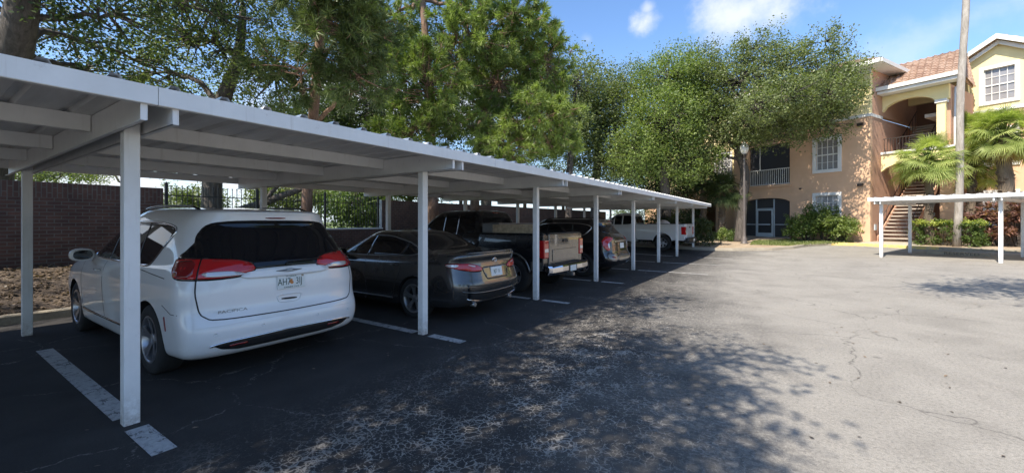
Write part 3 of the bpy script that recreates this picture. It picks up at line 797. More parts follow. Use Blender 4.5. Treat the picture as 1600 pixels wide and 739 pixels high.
def stairs(w0, w1, s0, s1, h0, h1, n):
    t = MB(); st = MB(); sd = (s1-s0)/n; hd = (h1-h0)/n
    for i in range(n): t.box((w0, s0+i*sd-.02, h0+(i+1)*hd-.07), (w1, s0+(i+1)*sd, h0+(i+1)*hd))
    for x in (w0-.05, w1): st.prism([(s0-.1, h0-.05), (s0-.1, h0+.25), (s1, h1+.1), (s1, h1-.3)], x, x+.05, plane='yz')
    o = t.build('staircase', 'tread', bld); st.build('stringer', 'salmon', o)
    r = MB()
    for x in (w0-.02, w1+.02):
        r.tube([(x, s0, h0+.95), (x, s1, h1+.95)], .022, 6)
        for i in range(0, n, 2): r.tube([(x, s0+i*sd, h0+i*hd), (x, s0+i*sd, h0+i*hd+.95)], .012, 4)
    r.build('handrail', 'bronze', o); return o
stairs(.12, 1.35, .75, 5.1, .55, 3.93, 17)
stairs(.35, 1.5, 2.6, 5.4, 3.95+1.0, 7.2, 13)
r = MB()
for i in range(9): x = .1+i*.13; r.box((x-.01, C1-.02, 5.40), (x+.01, C1, 6.15))
r.box((.05, C1-.03, 6.12), (2.15, C1+.01, 6.16)); r.build('landing_railing', 'bronze', bld)
# right wing with gable
S5 = 5.5; wl0, wr0 = 2.2, 16.0
hw3 = rect(3.0, 4.09, 8.01, 9.73); hw2 = rect(3.0, 4.09, 4.71, 6.43); hw1 = rect(3.0, 4.09, 1.4, 3.1)
wall('wall', rect(wl0+.9, 5.6, HB, BAND+.2), [hw2, hw1], 'orange', 0, S5)
wall('wall', [(wl0, BAND+.36), (5.6, BAND+.36), (5.6, 10.0), (5.3, 10.15), (3.55, 11.2), (1.8, 10.15), (1.8, 9.0), (wl0, 9.0)], [hw3], 'yellow_st', 0, S5)
MB().box((wl0, S5-.05, BAND+.2), (5.65, S5+.2, BAND+.36)).build('band', 'cream', bld)
window(2.83, 4.26, 7.84, 9.9, S5); window(2.83, 4.26, 4.54, 6.6, S5); window(2.83, 4.26, 1.25, 3.28, S5)
wall('wall', rect(5.6, 16, HB, BAND+.2), [rect(7.5, 8.9, 4.6, 6.5)], 'orange', 0, S5+.8)
wall('wall', [(5.6, BAND+.2), (16, BAND+.2), (16, 11.2), (12, 11.4), (8.6, 13.3), (5.6, 11.6)], [rect(7.5, 8.9, 7.9, 9.8)], 'yellow_st', 0, S5+.8)
window(7.35, 9.05, 7.75, 9.95, S5+.8); window(7.35, 9.05, 4.45, 6.65, S5+.8)
# roofs
def roof_plane(name, quad, thick=.10, pitch=.26):
    """quad: eave-left, eave-right, ridge-right, ridge-left ; tiles as raised barrel courses running up the slope"""
    A, B, C, D = [Vector(p) for p in quad]; nrm = (B-A).cross(D-A).normalized()
    if nrm.z < 0: nrm = -nrm
    n = max(2, int((B-A).length/pitch)); m_ = max(2, int((D-A).length/.38)); mb = MB(); sub = 6
    NX = n*sub
    def P(i, j, lift):
        u = i/NX; v = j/m_; a = A.lerp(B, u); b = D.lerp(C, u); p = a.lerp(b, v)
        h = .055*max(0.0, math.sin(2*PI*i/sub+.4)); return p + nrm*(h+lift)
    for j in range(m_):
        vs = []; fs = []
        for i in range(NX+1): vs.append(P(i, j, .045)); vs.append(P(i, j+1.04, .0))
        for i in range(NX): fs.append((2*i, 2*i+2, 2*i+3, 2*i+1))
        k = len(vs)
        for i in range(NX+1): vs.append(P(i, j, -.0))
        for i in range(NX): fs.append((2*i, 2*i+2, k+i+1, k+i))
        mb.add(vs, fs, 0, False)
    vs = [A-nrm*.02, B-nrm*.02, C-nrm*.02, D-nrm*.02, A-nrm*thick, B-nrm*thick, C-nrm*thick, D-nrm*thick]
    mb.add(vs, [(0, 1, 2, 3), (7, 6, 5, 4), (0, 4, 5, 1), (1, 5, 6, 2), (2, 6, 7, 3), (3, 7, 4, 0)])
    return mb.build(name, 'tile', bld)
def eave_board(a, b, h=.2, t=.06, out=(0, -1)):
    a = Vector(a); b = Vector(b); o = Vector((out[0], out[1], 0))*t; mb = MB()
    vs = [a, b, b+o, a+o]; vs = [p+Vector((0, 0, -h)) for p in vs]+vs
    mb.add(vs, [(0, 1, 2, 3), (7, 6, 5, 4), (0, 4, 5, 1), (1, 5, 6, 2), (2, 6, 7, 3), (3, 7, 4, 0)]); return mb.build('fascia', 'cream', bld)
E9 = 10.0
# left block hip roof
roof_plane('roof', [(-8.2, -.65, E9), (.65, -.65, E9), (-2.2, 3.2, E9+1.5), (-6.8, 3.2, E9+1.5)])
roof_plane('roof', [(.65, -.65, E9), (.65, 7, E9), (-2.2, 3.2, E9+1.5), (-2.2, 3.2, E9+1.5)])
eave_board((-8.2, -.68, E9+.03), (.68, -.68, E9+.03)); eave_board((.68, -.68, E9+.03), (.68, 7, E9+.03), out=(1, 0))
MB().box((-8.2, -.66, E9-.19), (.66, 0, E9-.12)).build('soffit', 'cream', bld); MB().box((0, 0.005, E9-.19), (.66, 6.9, E9-.12)).build('soffit', 'cream', bld)
MB().box((-7.6, -.05, E9-.42), (.05, -.0, E9-.19)).build('frieze', 'cream', bld)
roof_plane('roof', [(-16, -.1, E9), (-8.0, -.1, E9), (-7.0, 4, E9+1.6), (-16, 4, E9+1.6)]); eave_board((-16, -.13, E9+.03), (-8.2, -.13, E9+.03))
# centre roof
roof_plane('roof', [(0.0, .75, 8.82), (3.15, .75, 8.82), (2.35, 5.0, 11.05), (-1.2, 5.0, 11.05)])
eave_board((0.0, .72, 8.86), (3.18, .72, 8.86), .2); MB().box((0.02, .78, 8.5), (3.1, C1-.005, 8.64)).build('soffit', 'cream', bld)
MB().box((0.02, C1-.06, 8.5), (2.9, C1-.002, 8.5+.16)).build('frieze', 'cream', bld)
eave_board((3.18, .72, 8.86), (3.0, 1.7, 8.86), .2, out=(1, 0))
wall('wall', [(-1.2, 8.5), (2.5, 8.5), (2.35, 10.9), (-1.2, 10.9)], [], 'yellow_st', 0, 5.2)
roof_plane('roof', [(3.15, .75, 8.82), (2.75, 5.0, 8.82), (2.36, 5.0, 11.0), (2.36, 4.9, 11.0)])
# wing gable roof
def gable(w0, wc, w1, he, hc, s0, s1):
    roof_plane('roof', [(w0, s1, he), (w0, s0, he), (wc, s0, hc), (wc, s1, hc)]); roof_plane('roof', [(w1, s0, he), (w1, s1, he), (wc, s1, hc), (wc, s0, hc)])
    mb = MB()
    for (a, b) in ((w0, wc), (w1, wc)):
        vs = []
        for (x, h) in ((a, he), (b, hc)):
            for (yy, zz) in ((s0-.05, .06), (s0, .06), (s0, -.2), (s0-.05, -.2)): vs.append((x, yy, h+zz))
        mb.add(vs, [(0, 1, 2, 3), (7, 6, 5, 4), (0, 4, 5, 1), (1, 5, 6, 2), (2, 6, 7, 3), (3, 7, 4, 0)])
    mb.build('gable_trim', 'cream', bld)
    m = MB(); m.prism([(w0+.3, he-.12), (w0+.3, he-.3), (wc, hc-.42), (w1-.3, he-.3), (w1-.3, he-.12), (wc, hc-.21)], s0+.25, s0+.32, plane='xz'); m.build('gable_trim', 'cream', bld)
gable(1.5, 3.55, 5.6, 10.1, 11.35, S5-.5, S5+5); gable(4.4, 8.6, 12.8, 11.05, 13.5, S5+.4, S5+7)
m = MB(); m.tube([(2.7, C1+.6, HB), (2.7, C1+.6, 8.4)], .05, 8); m.build('downpipe', 'cream', bld)

# wheel stops under the short carport
for k in range(2):
    ws = thing('wheel_stop', 'concrete wheel stop with black stencil lettering in the bay beside the hedge' if k == 0 else 'concrete wheel stop at the far right bay under the short carport', 'wheel stop')
    pw = F1 + Matrix.Rotation(BANG, 3, 'Z') @ Vector((1.6+3.2*k, 2.55, 0)); pw.z = gz(pw.x, pw.y); ws.location = pw; ws.rotation_euler = (0, 0, BANG)
    m = MB(); m.prism([(-.08, 0), (.08, 0), (.055, .13), (-.055, .13)], -.9, .9, plane='yz'); m.build('stop', 'kerb_old', ws, bevel=.01)
    if k == 0:
        tm = text_mesh('RESERVED', .15, .001, 1.5); o = link('lettering', tm, ws, 'stencil'); o.rotation_euler = (R(79), 0, 0); o.location = (.1, -.070, .068)

# ------------------------------------------------------------------ lamp post
lp_ = W(13.0, 23.3); lp = thing('street_lamp', 'tall bronze lamp post with a single white acorn globe by the oak', 'lamp', (lp_.x, lp_.y, gz(lp_.x, lp_.y)+.1))
MB().lathe([(0, 0), (.20, 0), (.20, .05), (.15, .10), (.17, .22), (.12, .34), (.085, .5), (.07, 1.0), (.055, 4.75), (.055, 4.8)], 16).build('pole', 'polepaint', lp)
MB().lathe([(.055, 4.8), (.09, 4.83), (.07, 4.88), (.11, 4.93), (.13, 5.0), (.10, 5.02), (0, 5.02)], 16).build('collar', 'bronze', lp)
g_ = MB().lathe([(.10, 5.02), (.17, 5.10), (.225, 5.25), (.235, 5.38), (.19, 5.52), (.11, 5.60), (.085, 5.66), (.05, 5.72), (.0, 5.75)], 20).build('globe', 'lampglass', lp)
MB().lathe([(.0, 5.85), (.02, 5.80), (.03, 5.75), (.0, 5.745)], 10).build('finial', 'lampglass', lp)

# ------------------------------------------------------------------ vehicles (local: x from tail forward, y to the driver's left, z up)
def crom(P, t):
    i = int(t); i = min(i, len(P)-2); f = t-i
    p0 = P[max(i-1, 0)]; p1 = P[i]; p2 = P[i+1]; p3 = P[min(i+2, len(P)-1)]
    return .5*((2*p1) + (-p0+p2)*f + (2*p0-5*p1+4*p2-p3)*f*f + (-p0+3*p1-3*p2+p3)*f**3)
def loft(keys, L, sub=5, nq=13, ns=26):
    """keys rows: z5..., w, xr, xf, Rr, Rf, nr, nf, bow"""
    K = []
    for k in keys:
        z = k['z']; z = [z]*5 if isinstance(z, (int, float)) else z
        K.append(np.array(list(z)+[k['w'], k['xr'], k['xf'], k.get('Rr', .35), k.get('Rf', .7), k.get('nr', 3.2), k.get('nf', 2.6), k.get('bow', .05)], float))
    rings = []
    tt = []
    for i in range(len(K)-1):
        for j in range(sub): tt.append(i+j/sub)
    tt.append(len(K)-1)
    vs = []; 
    for t in tt:
        a = crom(K, t); z5, w, xr, xf, Rr, Rf, nr, nf, bow = a[:5], a[5], a[6], a[7], a[8], a[9], a[10], a[11], a[12]
        Ltot = max(xf-xr, .02); Rr = min(Rr, Ltot*.45); Rf = min(Rf, Ltot*.45)
        half = []
        for i in range(nq):
            th = (i/nq)*PI/2; half.append((xr+Rr*(1-math.cos(th)**(2/nr)), w*(math.sin(th)**(2/nr) if i else 0)))
        for i in range(ns+1): half.append((xr+Rr+(xf-Rf-xr-Rr)*i/ns, w))
        for i in range(1, nq+1):
            th = PI/2*(1-i/nq); half.append((xf-Rf*(1-math.cos(th)**(2/nf)) if i < nq else xf, w*(math.sin(th)**(2/nf) if i < nq else 0)))
        mid = (xr+xf)/2; hl = Ltot/2
        half = [(x, y*(1-bow*abs((x-mid)/hl)**2.5)) for x, y in half]
        def zz(x):
            u = min(max(x/L, 0), 1)*4
            return float(crom(z5, min(u, 3.9999)))
        full = half + [(x, -y) for x, y in reversed(half[1:-1])]
        rings.append([(x, y, zz(x)) for x, y in full])
    n = len(rings[0]); verts = [p for r_ in rings for p in r_]; faces = []
    for i in range(len(rings)-1):
        for j in range(n): faces.append((i*n+j, i*n+(j+1) % n, (i+1)*n+(j+1) % n, (i+1)*n+j))
    # caps: strips joining left and right halves
    nh = nq+ns+1+nq
    for base, flip in ((0, 0), ((len(rings)-1)*n, 1)):
        for i in range(0, nh-1):
            a, b = base+i, base+i+1; c = base+((n-i-1) % n) if i+1 < nh-1 else base+nh-1; d_ = base+((n-i) % n)
            f = [a, b, c, d_]; g = []
            for q in f:
                if q not in g: g.append(q)
            if len(g) > 2: faces.append(tuple(g) if not flip else tuple(reversed(g)))
    return verts, faces
def body_mesh(name, verts, faces, cuts, mats, parent):
    """cuts: list of (x, z, r, side y range)"""
    me = bpy.data.meshes.new(name); me.from_pydata(verts, [], faces)
    bm = bmesh.new(); bm.from_mesh(me); bmesh.ops.remove_doubles(bm, verts=bm.verts, dist=1e-5); bmesh.ops.recalc_face_normals(bm, faces=bm.faces); bm.to_mesh(me)
    bvh = BVHTree.FromBMesh(bm); bm.free()
    me.polygons.foreach_set('use_smooth', [True]*len(me.polygons))
    o = link(name, me, parent, mats)
    if cuts:
        c = MB()
        for (x, z, r, y0, y1) in cuts:
            for sg in (1, -1):
                n = 36; a = [(x+r*math.cos(2*PI*i/n), sg*y0, z+r*math.sin(2*PI*i/n)) for i in range(n)]; b = [(p[0], sg*y1, p[2]) for p in a]
                c.add(a+b, [tuple(range(n)), tuple(reversed(range(n, 2*n)))]+[(i, (i+1) % n, (i+1) % n+n, i+n) for i in range(n)], 1)
        cm = c.mesh('cut'); co = link('cut', cm, parent, mats)
        md = o.modifiers.new('b', 'BOOLEAN'); md.operation = 'DIFFERENCE'; md.object = co; md.solver = 'EXACT'
        dg = bpy.context.evaluated_depsgraph_get(); dg.update()
        nm = bpy.data.meshes.new_from_object(o.evaluated_get(dg)); o.modifiers.clear(); o.data = nm; bpy.data.objects.remove(co)
        if len(nm.polygons) < 100: print('BOOLEAN FAILED', name)
        nm.polygons.foreach_set('use_smooth', [True]*len(nm.polygons)); nm.set_sharp_from_angle(angle=R(38))
    return o, bvh
def chaikin(poly, it=2, closed=True, keep=.22):
    for _ in range(it):
        q = []; n = len(poly)
        for i in range(n if closed else n-1):
            a, b = poly[i], poly[(i+1) % n]
            q += [(a[0]+(b[0]-a[0])*keep, a[1]+(b[1]-a[1])*keep), (a[0]+(b[0]-a[0])*(1-keep), a[1]+(b[1]-a[1])*(1-keep))]
        if not closed: q = [poly[0]]+q+[poly[-1]]
        poly = q
    return poly
def ray(bvh, phi, s, z, cx=2.4):
    d = Vector((math.cos(phi), math.sin(phi), 0)); a = Vector((-math.sin(phi), math.cos(phi), 0))
    o = a*s + Vector((0, 0, z)); 
    # origin far on the viewer's side
    o = o - d*12
    hit = bvh.ray_cast(o, d, 40)
    if hit[0] is None:
        nr = bvh.find_nearest(o + d*12); return nr[0], nr[1]
    n = hit[1]
    if n.dot(d) > 0: n = -n
    return hit[0], n
def resample(poly, step):
    q = []; n = len(poly)
    for i in range(n):
        a = Vector(poly[i]); b = Vector(poly[(i+1) % n]); k = max(1, int((b-a).length/step))
        for j in range(k): q.append(tuple(a.lerp(b, j/k)))
    return q
def patch(bvh, polys, phi, off, step=.05, thick=.012):
    """panels laid on the body surface: list of polygons (s,z). returns MB"""
    mb = MB()
    for poly in polys:
        poly = resample(poly, step); xs = [p[0] for p in poly]; zs = [p[1] for p in poly]; pts = []
        x = min(xs)+step/2
        while x < max(xs):
            z = min(zs)+step/2
            while z < max(zs): pts.append((x, z)); z += step
            x += step
        ov, fs = cdt(poly, (), pts); hits = [ray(bvh, phi, p[0], p[1]) for p in ov]
        n = len(ov); vs = [h[0]+h[1]*off for h in hits]+[h[0]-h[1]*thick for h in hits]
        ed = {}
        for f in fs:
            for i in range(3): ed[(f[i], f[(i+1) % 3])] = 1
        side = [(b, a, a+n, b+n) for (a, b) in ed if (b, a) not in ed]
        mb.add(vs, list(fs), 0, True)
        k0 = len(mb.v)-2*n
        for f in side: mb.f.append(tuple(i+k0 for i in f)); mb.mi.append(0); mb.sm.append(False)
    return mb
def pbuild(mb, name, mat, parent, mirror=False):
    me = bpy.data.meshes.new(name); vs = mb.v
    if mirror: vs = [(x, -y, z) for x, y, z in vs]
    me.from_pydata(vs, [], mb.f if not mirror else [tuple(reversed(f)) for f in mb.f]); me.polygons.foreach_set('use_smooth', mb.sm); me.update()
    return link(name, me, parent, mat)
def strip(path, w, closed=False):
    """thin band polygon(s) along a 2d path, as list of quads merged per segment run"""
    pts = [Vector(p) for p in path]; n = len(pts); L_, R_ = [], []
    for i, p in enumerate(pts):
        a = pts[(i-1) % n] if (closed or i > 0) else p; b = pts[(i+1) % n] if (closed or i < n-1) else p
        d = (b-a).normalized(); nn = Vector((-d.y, d.x)); L_.append(p+nn*w/2); R_.append(p-nn*w/2)
    out = []; m_ = n if closed else n-1
    for i in range(m_):
        j = (i+1) % n; out.append([tuple(L_[i]), tuple(L_[j]), tuple(R_[j]), tuple(R_[i])])
    return out
def strip_mesh(bvh, path, w, phi, off, closed=False, step=.05, thick=.003):
    """a ribbon with real section laid along the surface"""
    P = []; n = len(path)
    for i in range(n if closed else n-1):
        a = Vector(path[i]); b = Vector(path[(i+1) % n]); k = max(1, int((b-a).length/step))
        for j in range(k): P.append(a.lerp(b, j/k))
    if not closed: P.append(Vector(path[-1]))
    m_ = len(P); mb = MB(); vs = []
    for i, p in enumerate(P):
        a = P[(i-1) % m_] if (closed or i > 0) else p; b = P[(i+1) % m_] if (closed or i < m_-1) else p
        d = (b-a); d = d.normalized() if d.length > 1e-9 else Vector((1, 0)); nn = Vector((-d.y, d.x))*w/2
        for q in (p+nn, p-nn):
            h, nrm = ray(bvh, phi, q.x, q.y); vs.append(h+nrm*off); vs.append(h-nrm*thick)
    fs = []
    for i in range(m_ if closed else m_-1):
        a = i*4; b = ((i+1) % m_)*4; fs += [(a, b, b+2, a+2), (a+1, b+1, b, a), (a+2, b+2, b+3, a+3)]
    mb.add(vs, fs, 0, True); return mb
def wheel(parent, x, y, r, w, rim_r, spokes=5, style='split', side=1, mat='alloy', tw=.5):
    hub = bpy.data.objects.new('wheel', None); col.objects.link(hub); hub.parent = parent; hub.location = (x, y, r-.006); hub.empty_display_size = .1
    t = MB(); hw = w/2
    prof = [(rim_r-.01, -hw*.86), (rim_r+.01, -hw*.98), (r*.90, -hw), (r*.97, -hw*.88), (r, -hw*.7), (r, hw*.7), (r*.97, hw*.88), (r*.90, hw), (rim_r+.01, hw*.98), (rim_r-.01, hw*.86)]
    t.lathe(prof, 40, axis='y'); 
    for q in (-.4, 0, .4): t.lathe([(r+.001, q*hw-.004), (r-.006, q*hw-.003), (r-.006, q*hw+.003), (r+.001, q*hw+.004)], 40, axis='y')
    t.build('tyre', 'rubber', hub)
    m = MB(); yo = side*hw
    m.lathe([(rim_r+.004, yo*.97), (rim_r-.012, yo*1.0), (rim_r-.022, yo*.90), (rim_r-.03, yo*.2), (rim_r-.03, -yo*.9)], 40, axis='y')
    m.lathe([(0, yo*.72), (.052, yo*.72), (.062, yo*.62), (.062, yo*.3)], 20, axis='y')
    for k in range(spokes):
        a = 2*PI*k/spokes+.3
        subs = (-.13, .13) if style == 'split' else (0,)
        for da in subs:
            a0, a1 = a+da*.35, a+da*1.25; sw0, sw1 = (.022, .017) if style == 'split' else (.035, .028)
            if style == 'fat': sw0, sw1 = .045, .055
            vs = []
            for (rr, aa, hw_, yy) in ((.045, a0, sw0, .70), (rim_r*.55, (a0+a1)/2, sw0, .80), (rim_r-.018, a1, sw1, .93)):
                c_, s_ = math.cos(aa), math.sin(aa)
                for (q, dy) in ((-hw_, 0), (hw_, 0), (hw_*.7, -.22), (-hw_*.7, -.22)):
                    vs.append((rr*c_-q*s_, yo*(yy+dy), rr*s_+q*c_))
            fs = []
            for i in range(2):
                for j in range(4): fs.append((i*4+j, i*4+(j+1) % 4, (i+1)*4+(j+1) % 4, (i+1)*4+j))
            m.add(vs, fs)
    m.build('rim', mat, hub)
    b = MB(); b.lathe([(0, yo*.15), (rim_r-.05, yo*.15), (rim_r-.035, yo*.10), (rim_r-.035, -yo*.6), (0, -yo*.6)], 24, axis='y'); b.build('brake_drum', 'well', hub)
    return hub
def plate(parent, bvh, y, z, txt, size=.075, orange=False, phi=0.0, off=.012, label=None, sub=None):
    p, n = ray(bvh, phi, y, z); n = Vector((n.x, n.y, n.z*.6)).normalized()
    q = n.to_track_quat('Z', 'Y'); X = Matrix.Translation(p+n*off) @ q.to_matrix().to_4x4()
    # make sure local Y is up
    up = (X.to_3x3() @ Vector((0, 1, 0)))
    if up.z < 0: X = X @ Matrix.Rotation(PI, 4, 'Z')
    m = MB(); m.box((-.155, -.077, -.010), (.155, .077, 0)); o = m.build('licence_plate', 'plate', parent, bevel=.004); o.matrix_local = X
    def put(t, s_, x, y, mat, sx_=1, name='lettering'):
        tm = text_mesh(t, s_, .0006, sx_); tm.transform(Matrix.Translation((x, y, .0012))); return link(name, tm, o, mat)
    if orange:
        put('AH7', .105, -.080, -.002, 'ink', .72); put('3IJ', .105, .085, -.002, 'ink', .72)
        k = MB(); 
        for (cx_, cy_, rx, ry) in ((-.008, .0, .017, .020), (.006, -.012, .018, .018), (.002, .016, .012, .012)): k.add([(cx_+rx*math.cos(a*PI/8), cy_+ry*math.sin(a*PI/8), .0006+.0003*len(k.v)/16) for a in range(16)], [tuple(range(16))])
        k.build('orange_emblem', 'plate_orange', o)
        put('SUNSHINE STATE', .022, 0, -.060, 'ink', 1.0); put('FLORIDA', .020, 0, .058, 'ink', 1.4)
        MB().box((.115, .045, .0004), (.140, .068, .0014)).build('sticker', 'wood', o)
    elif txt: put(txt, size, 0, 0, 'ink', .75)
    return o, X
def mirror_part(parent, x, y, z, mat, s=1.0, side=1):
    m = MB(); vs = []; rings = []
    for (dx, sc_) in ((-.095, .80), (-.08, .97), (-.02, 1.0), (.05, .86), (.085, .5), (.095, .1)):
        rings.append([(x+dx*s, y+side*(.13+.125*math.copysign(abs(math.cos(a))**.75, math.cos(a))*sc_)*s, z+.085*math.copysign(abs(math.sin(a))**.8, math.sin(a))*sc_*s) for a in [2*PI*i/16 for i in range(16)]])
    vs = [p for r_ in rings for p in r_]; fs = [(i*16+j, i*16+(j+1) % 16, (i+1)*16+(j+1) % 16, (i+1)*16+j) for i in range(5) for j in range(16)]
    fs += [tuple(range(16)), tuple(reversed(range(80, 96)))]
    m.add(vs, fs, 0, True); m.add([(x-.02, y-side*.06, z-.06), (x+.06, y-side*.06, z-.06), (x+.06, y+side*.03, z-.03), (x-.02, y+side*.03, z-.03), (x-.02, y-side*.06, z-.02), (x+.06, y-side*.06, z-.02), (x+.06, y+side*.03, z+.02), (x-.02, y+side*.03, z+.02)], [(0, 1, 2, 3), (4, 5, 6, 7), (0, 1, 5, 4), (1, 2, 6, 5), (2, 3, 7, 6), (3, 0, 4, 7)])
    o = m.build('side_mirror', mat, parent)
    g = MB(); xx = x-.097*s
    g.add([(xx, y+side*(.13+.095*math.copysign(abs(math.cos(a))**.75, math.cos(a)))*s, z+.062*math.copysign(abs(math.sin(a))**.8, math.sin(a))*s) for a in [2*PI*i/16 for i in range(16)]], [tuple(range(16))])
    g.build('mirror_glass', 'glass', o); return o
def ribbon3(name, pts, rad, mat, parent, n=8):
    m = MB(); m.tube(pts, rad, n); return m.build(name, mat, parent)
def car(name, label, cat, X, Y):
    return thing(name, label, cat, (X, Y, gz(X-2.5, Y)), PI)
def both(mbf, name, mat, parent):
    a = pbuild(mbf, name, mat, parent); b = pbuild(mbf, name, mat, parent, True); return a, b

# ================= white minivan
def minivan(X, Y):
    t = car('minivan', 'white minivan with dark tailgate glass and red tail lamps in the nearest bay', 'minivan', X, Y); L = 5.17
    K = [dict(z=.26, w=.70, xr=.45, xf=4.7), dict(z=[.24, .22, .22, .22, .26], w=.88, xr=.20, xf=4.98, Rr=.3), dict(z=[.30, .25, .25, .25, .30], w=.955, xr=.07, xf=5.08, Rr=.28),
         dict(z=[.42, .36, .36, .36, .42], w=.985, xr=.01, xf=5.14, Rr=.30), dict(z=[.56, .52, .52, .52, .56], w=.998, xr=.0, xf=5.17, Rr=.34), dict(z=.72, w=1.006, xr=.055, xf=5.15, Rr=.36), dict(z=[.90, .90, .90, .88, .82], w=1.005, xr=.06, xf=5.08, Rr=.38),
         dict(z=[1.04, 1.02, 1.02, 1.0, .90], w=.985, xr=.075, xf=4.95, Rr=.40), dict(z=[1.13, 1.10, 1.09, 1.07, .97], w=.955, xr=.10, xf=4.70, Rr=.42, Rf=.9), dict(z=[1.19, 1.15, 1.13, 1.12, 1.05], w=.925, xr=.13, xf=4.15, Rr=.44, Rf=.9),
         dict(z=[1.36, 1.32, 1.30, 1.30, 1.3], w=.875, xr=.24, xf=3.70, Rr=.46, Rf=.8), dict(z=[1.53, 1.51, 1.50, 1.49, 1.5], w=.805, xr=.35, xf=3.28, Rr=.46, Rf=.8), dict(z=[1.655, 1.66, 1.66, 1.63, 1.6], w=.73, xr=.36, xf=2.98, Rr=.42, Rf=.8),
         dict(z=[1.70, 1.735, 1.74, 1.70, 1.6], w=.65, xr=.36, xf=2.78, Rr=.40, Rf=.8), dict(z=[1.715, 1.762, 1.775, 1.74, 1.6], w=.50, xr=.50, xf=2.55, Rr=.4), dict(z=[1.72, 1.775, 1.79, 1.75, 1.6], w=.20, xr=.8, xf=2.2, Rr=.3, Rf=.4), dict(z=[1.72, 1.778, 1.793, 1.75, 1.6], w=.03, xr=1.1, xf=1.9, Rr=.1, Rf=.1)]
    vs, fs = loft(K, L); body, bv = body_mesh('body', vs, fs, [(1.02, .37, .405, .66, 1.2), (4.10, .37, .40, .66, 1.2)], ['p_white', 'well'], t)
    # side glass
    dlo = chaikin([(3.72, 1.13), (3.25, 1.36), (2.82, 1.545), (2.3, 1.60), (1.3, 1.595), (.86, 1.545), (.78, 1.49), (1.10, 1.16), (1.22, 1.115)], 2, keep=.18)
    def grow(p, k):
        cx = sum(a for a, b in p)/len(p); cz = sum(b for a, b in p)/len(p); return [(cx+(a-cx)*(1+k*.6), cz+(b-cz)*(1+k*3)) for a, b in p]
    for s_ in (0, 1):
        pbuild(patch(bv, [dlo], -PI/2, .003), 'side_glass', 'glass', t, s_)
        pbuild(strip_mesh(bv, dlo, .02, -PI/2, .007, True), 'window_chrome', 'chrome', t, s_)
        for (p, w_) in (([(2.55, 1.58), (2.60, 1.12)], .05), ([(1.62, 1.60), (1.52, 1.12)], .045)): pbuild(strip_mesh(bv, p, w_, -PI/2, .006), 'window_pillar', 'gloss_black', t, s_)
        for p in (chaikin([(2.62, 1.10), (2.60, .8), (2.55, .42)], 2, False), chaikin([(3.60, 1.10), (3.68, .85), (3.62, .42)], 2, False), chaikin([(1.42, 1.09), (1.46, .8), (1.50, .42)], 2, False), [(3.62, .42), (1.50, .40)], [(1.42, 1.085), (.6, 1.03)]):
            pbuild(strip_mesh(bv, p, .008, -PI/2, .0015), 'door_seam', 'blackpl', t, s_)
        pbuild(strip_mesh(bv, [(.60, .77), (.40, .70), (.28, .70)], .006, -PI/2, .0015), 'bumper_seam', 'blackpl', t, s_)
        pbuild(strip_mesh(bv, [(1.55, .405), (3.6, .405)], .022, -PI/2, .010), 'side_chrome', 'chrome', t, s_)
        pbuild(strip_mesh(bv, [(.555, .66), (.535, .52)], .028, -PI/2, .004), 'side_marker', 'maroon', t, s_)
        sg = -1 if s_ else 1
        for xx in (2.78, 1.66):
            h, n = ray(bv, -PI/2*sg, xx*sg, .985); m = MB(); m.tube([h+Vector((-.09, sg*.004, 0)), h+Vector((-.07, sg*.035, .003)), h+Vector((.07, sg*.035, .003)), h+Vector((.09, sg*.004, 0))], [.010, .013, .013, .010], 8); m.build('door_handle', 'p_white', t)
        mirror_part(t, 3.32, sg*.93, 1.16, 'p_white', 1.0, sg)
    # tail glass, dark, running to the lamps
    tg = chaikin([(-.80, 1.16), (-.62, 1.09), (-.2, 1.105), (.2, 1.105), (.62, 1.09), (.80, 1.16), (.76, 1.42), (.64, 1.585), (.4, 1.615), (-.4, 1.615), (-.64, 1.585), (-.76, 1.42)], 2, keep=.2)
    pbuild(patch(bv, [tg], 0, .004), 'tailgate_glass', 'glass', t)
    # black surround wrapping round the corner to the lamps
    for s_ in (0, 1):
        pbuild(patch(bv, [chaikin([(.62, 1.06), (.95, 1.06), (1.01, 1.16), (.99, 1.26), (.93, 1.30), (.84, 1.42), (.62, 1.42)], 2)], -R(38), .0035), 'tailgate_surround', 'glass', t, s_)
        lamp = chaikin([(.31, 1.10), (.355, 1.165), (.48, 1.205), (.66, 1.22), (.95, 1.225), (1.005, 1.20), (1.01, 1.10), (.95, 1.045), (.62, 1.035), (.42, 1.045)], 2, keep=.18)
        base = patch(bv, [[(.31+(a-.31)*1.03-.012, 1.13+(b-1.13)*1.18) for a, b in lamp]], -R(42), .006); pbuild(base, 'lamp_bezel', 'gloss_black', t, s_)
        l_ = pbuild(patch(bv, [lamp], -R(42), .014, .04), 'tail_lamp', 'red_lens', t, s_)
        clr = chaikin([(.36, 1.062), (.50, 1.10), (.66, 1.098), (.72, 1.085), (.66, 1.045), (.44, 1.048)], 2)
        pbuild(patch(bv, [clr], -R(42), .0165, .03), 'reversing_lens', 'clear_lens', l_, s_)
        pbuild(patch(bv, [chaikin([(.78, 1.215), (.97, 1.21), (.985, 1.13), (.95, 1.06), (.78, 1.045)], 1)], -R(42), .016, .04), 'outer_lens', 'red_dark', l_, s_)
        pbuild(strip_mesh(bv, [(.745, 1.225), (.74, 1.035)], .012, -R(42), .018), 'lens_divider', 'gloss_black', l_, s_)
    # tailgate seam, bumper, chrome line, lower dark valance
    seam = chaikin([(.83, 1.06), (.85, .90), (.82, .70), (.74, .635), (.0, .625), (-.74, .635), (-.82, .70), (-.85, .90), (-.83, 1.06)], 2, False, .15)
    pbuild(strip_mesh(bv, seam, .011, 0, .002), 'tailgate_seam', 'blackpl', t)
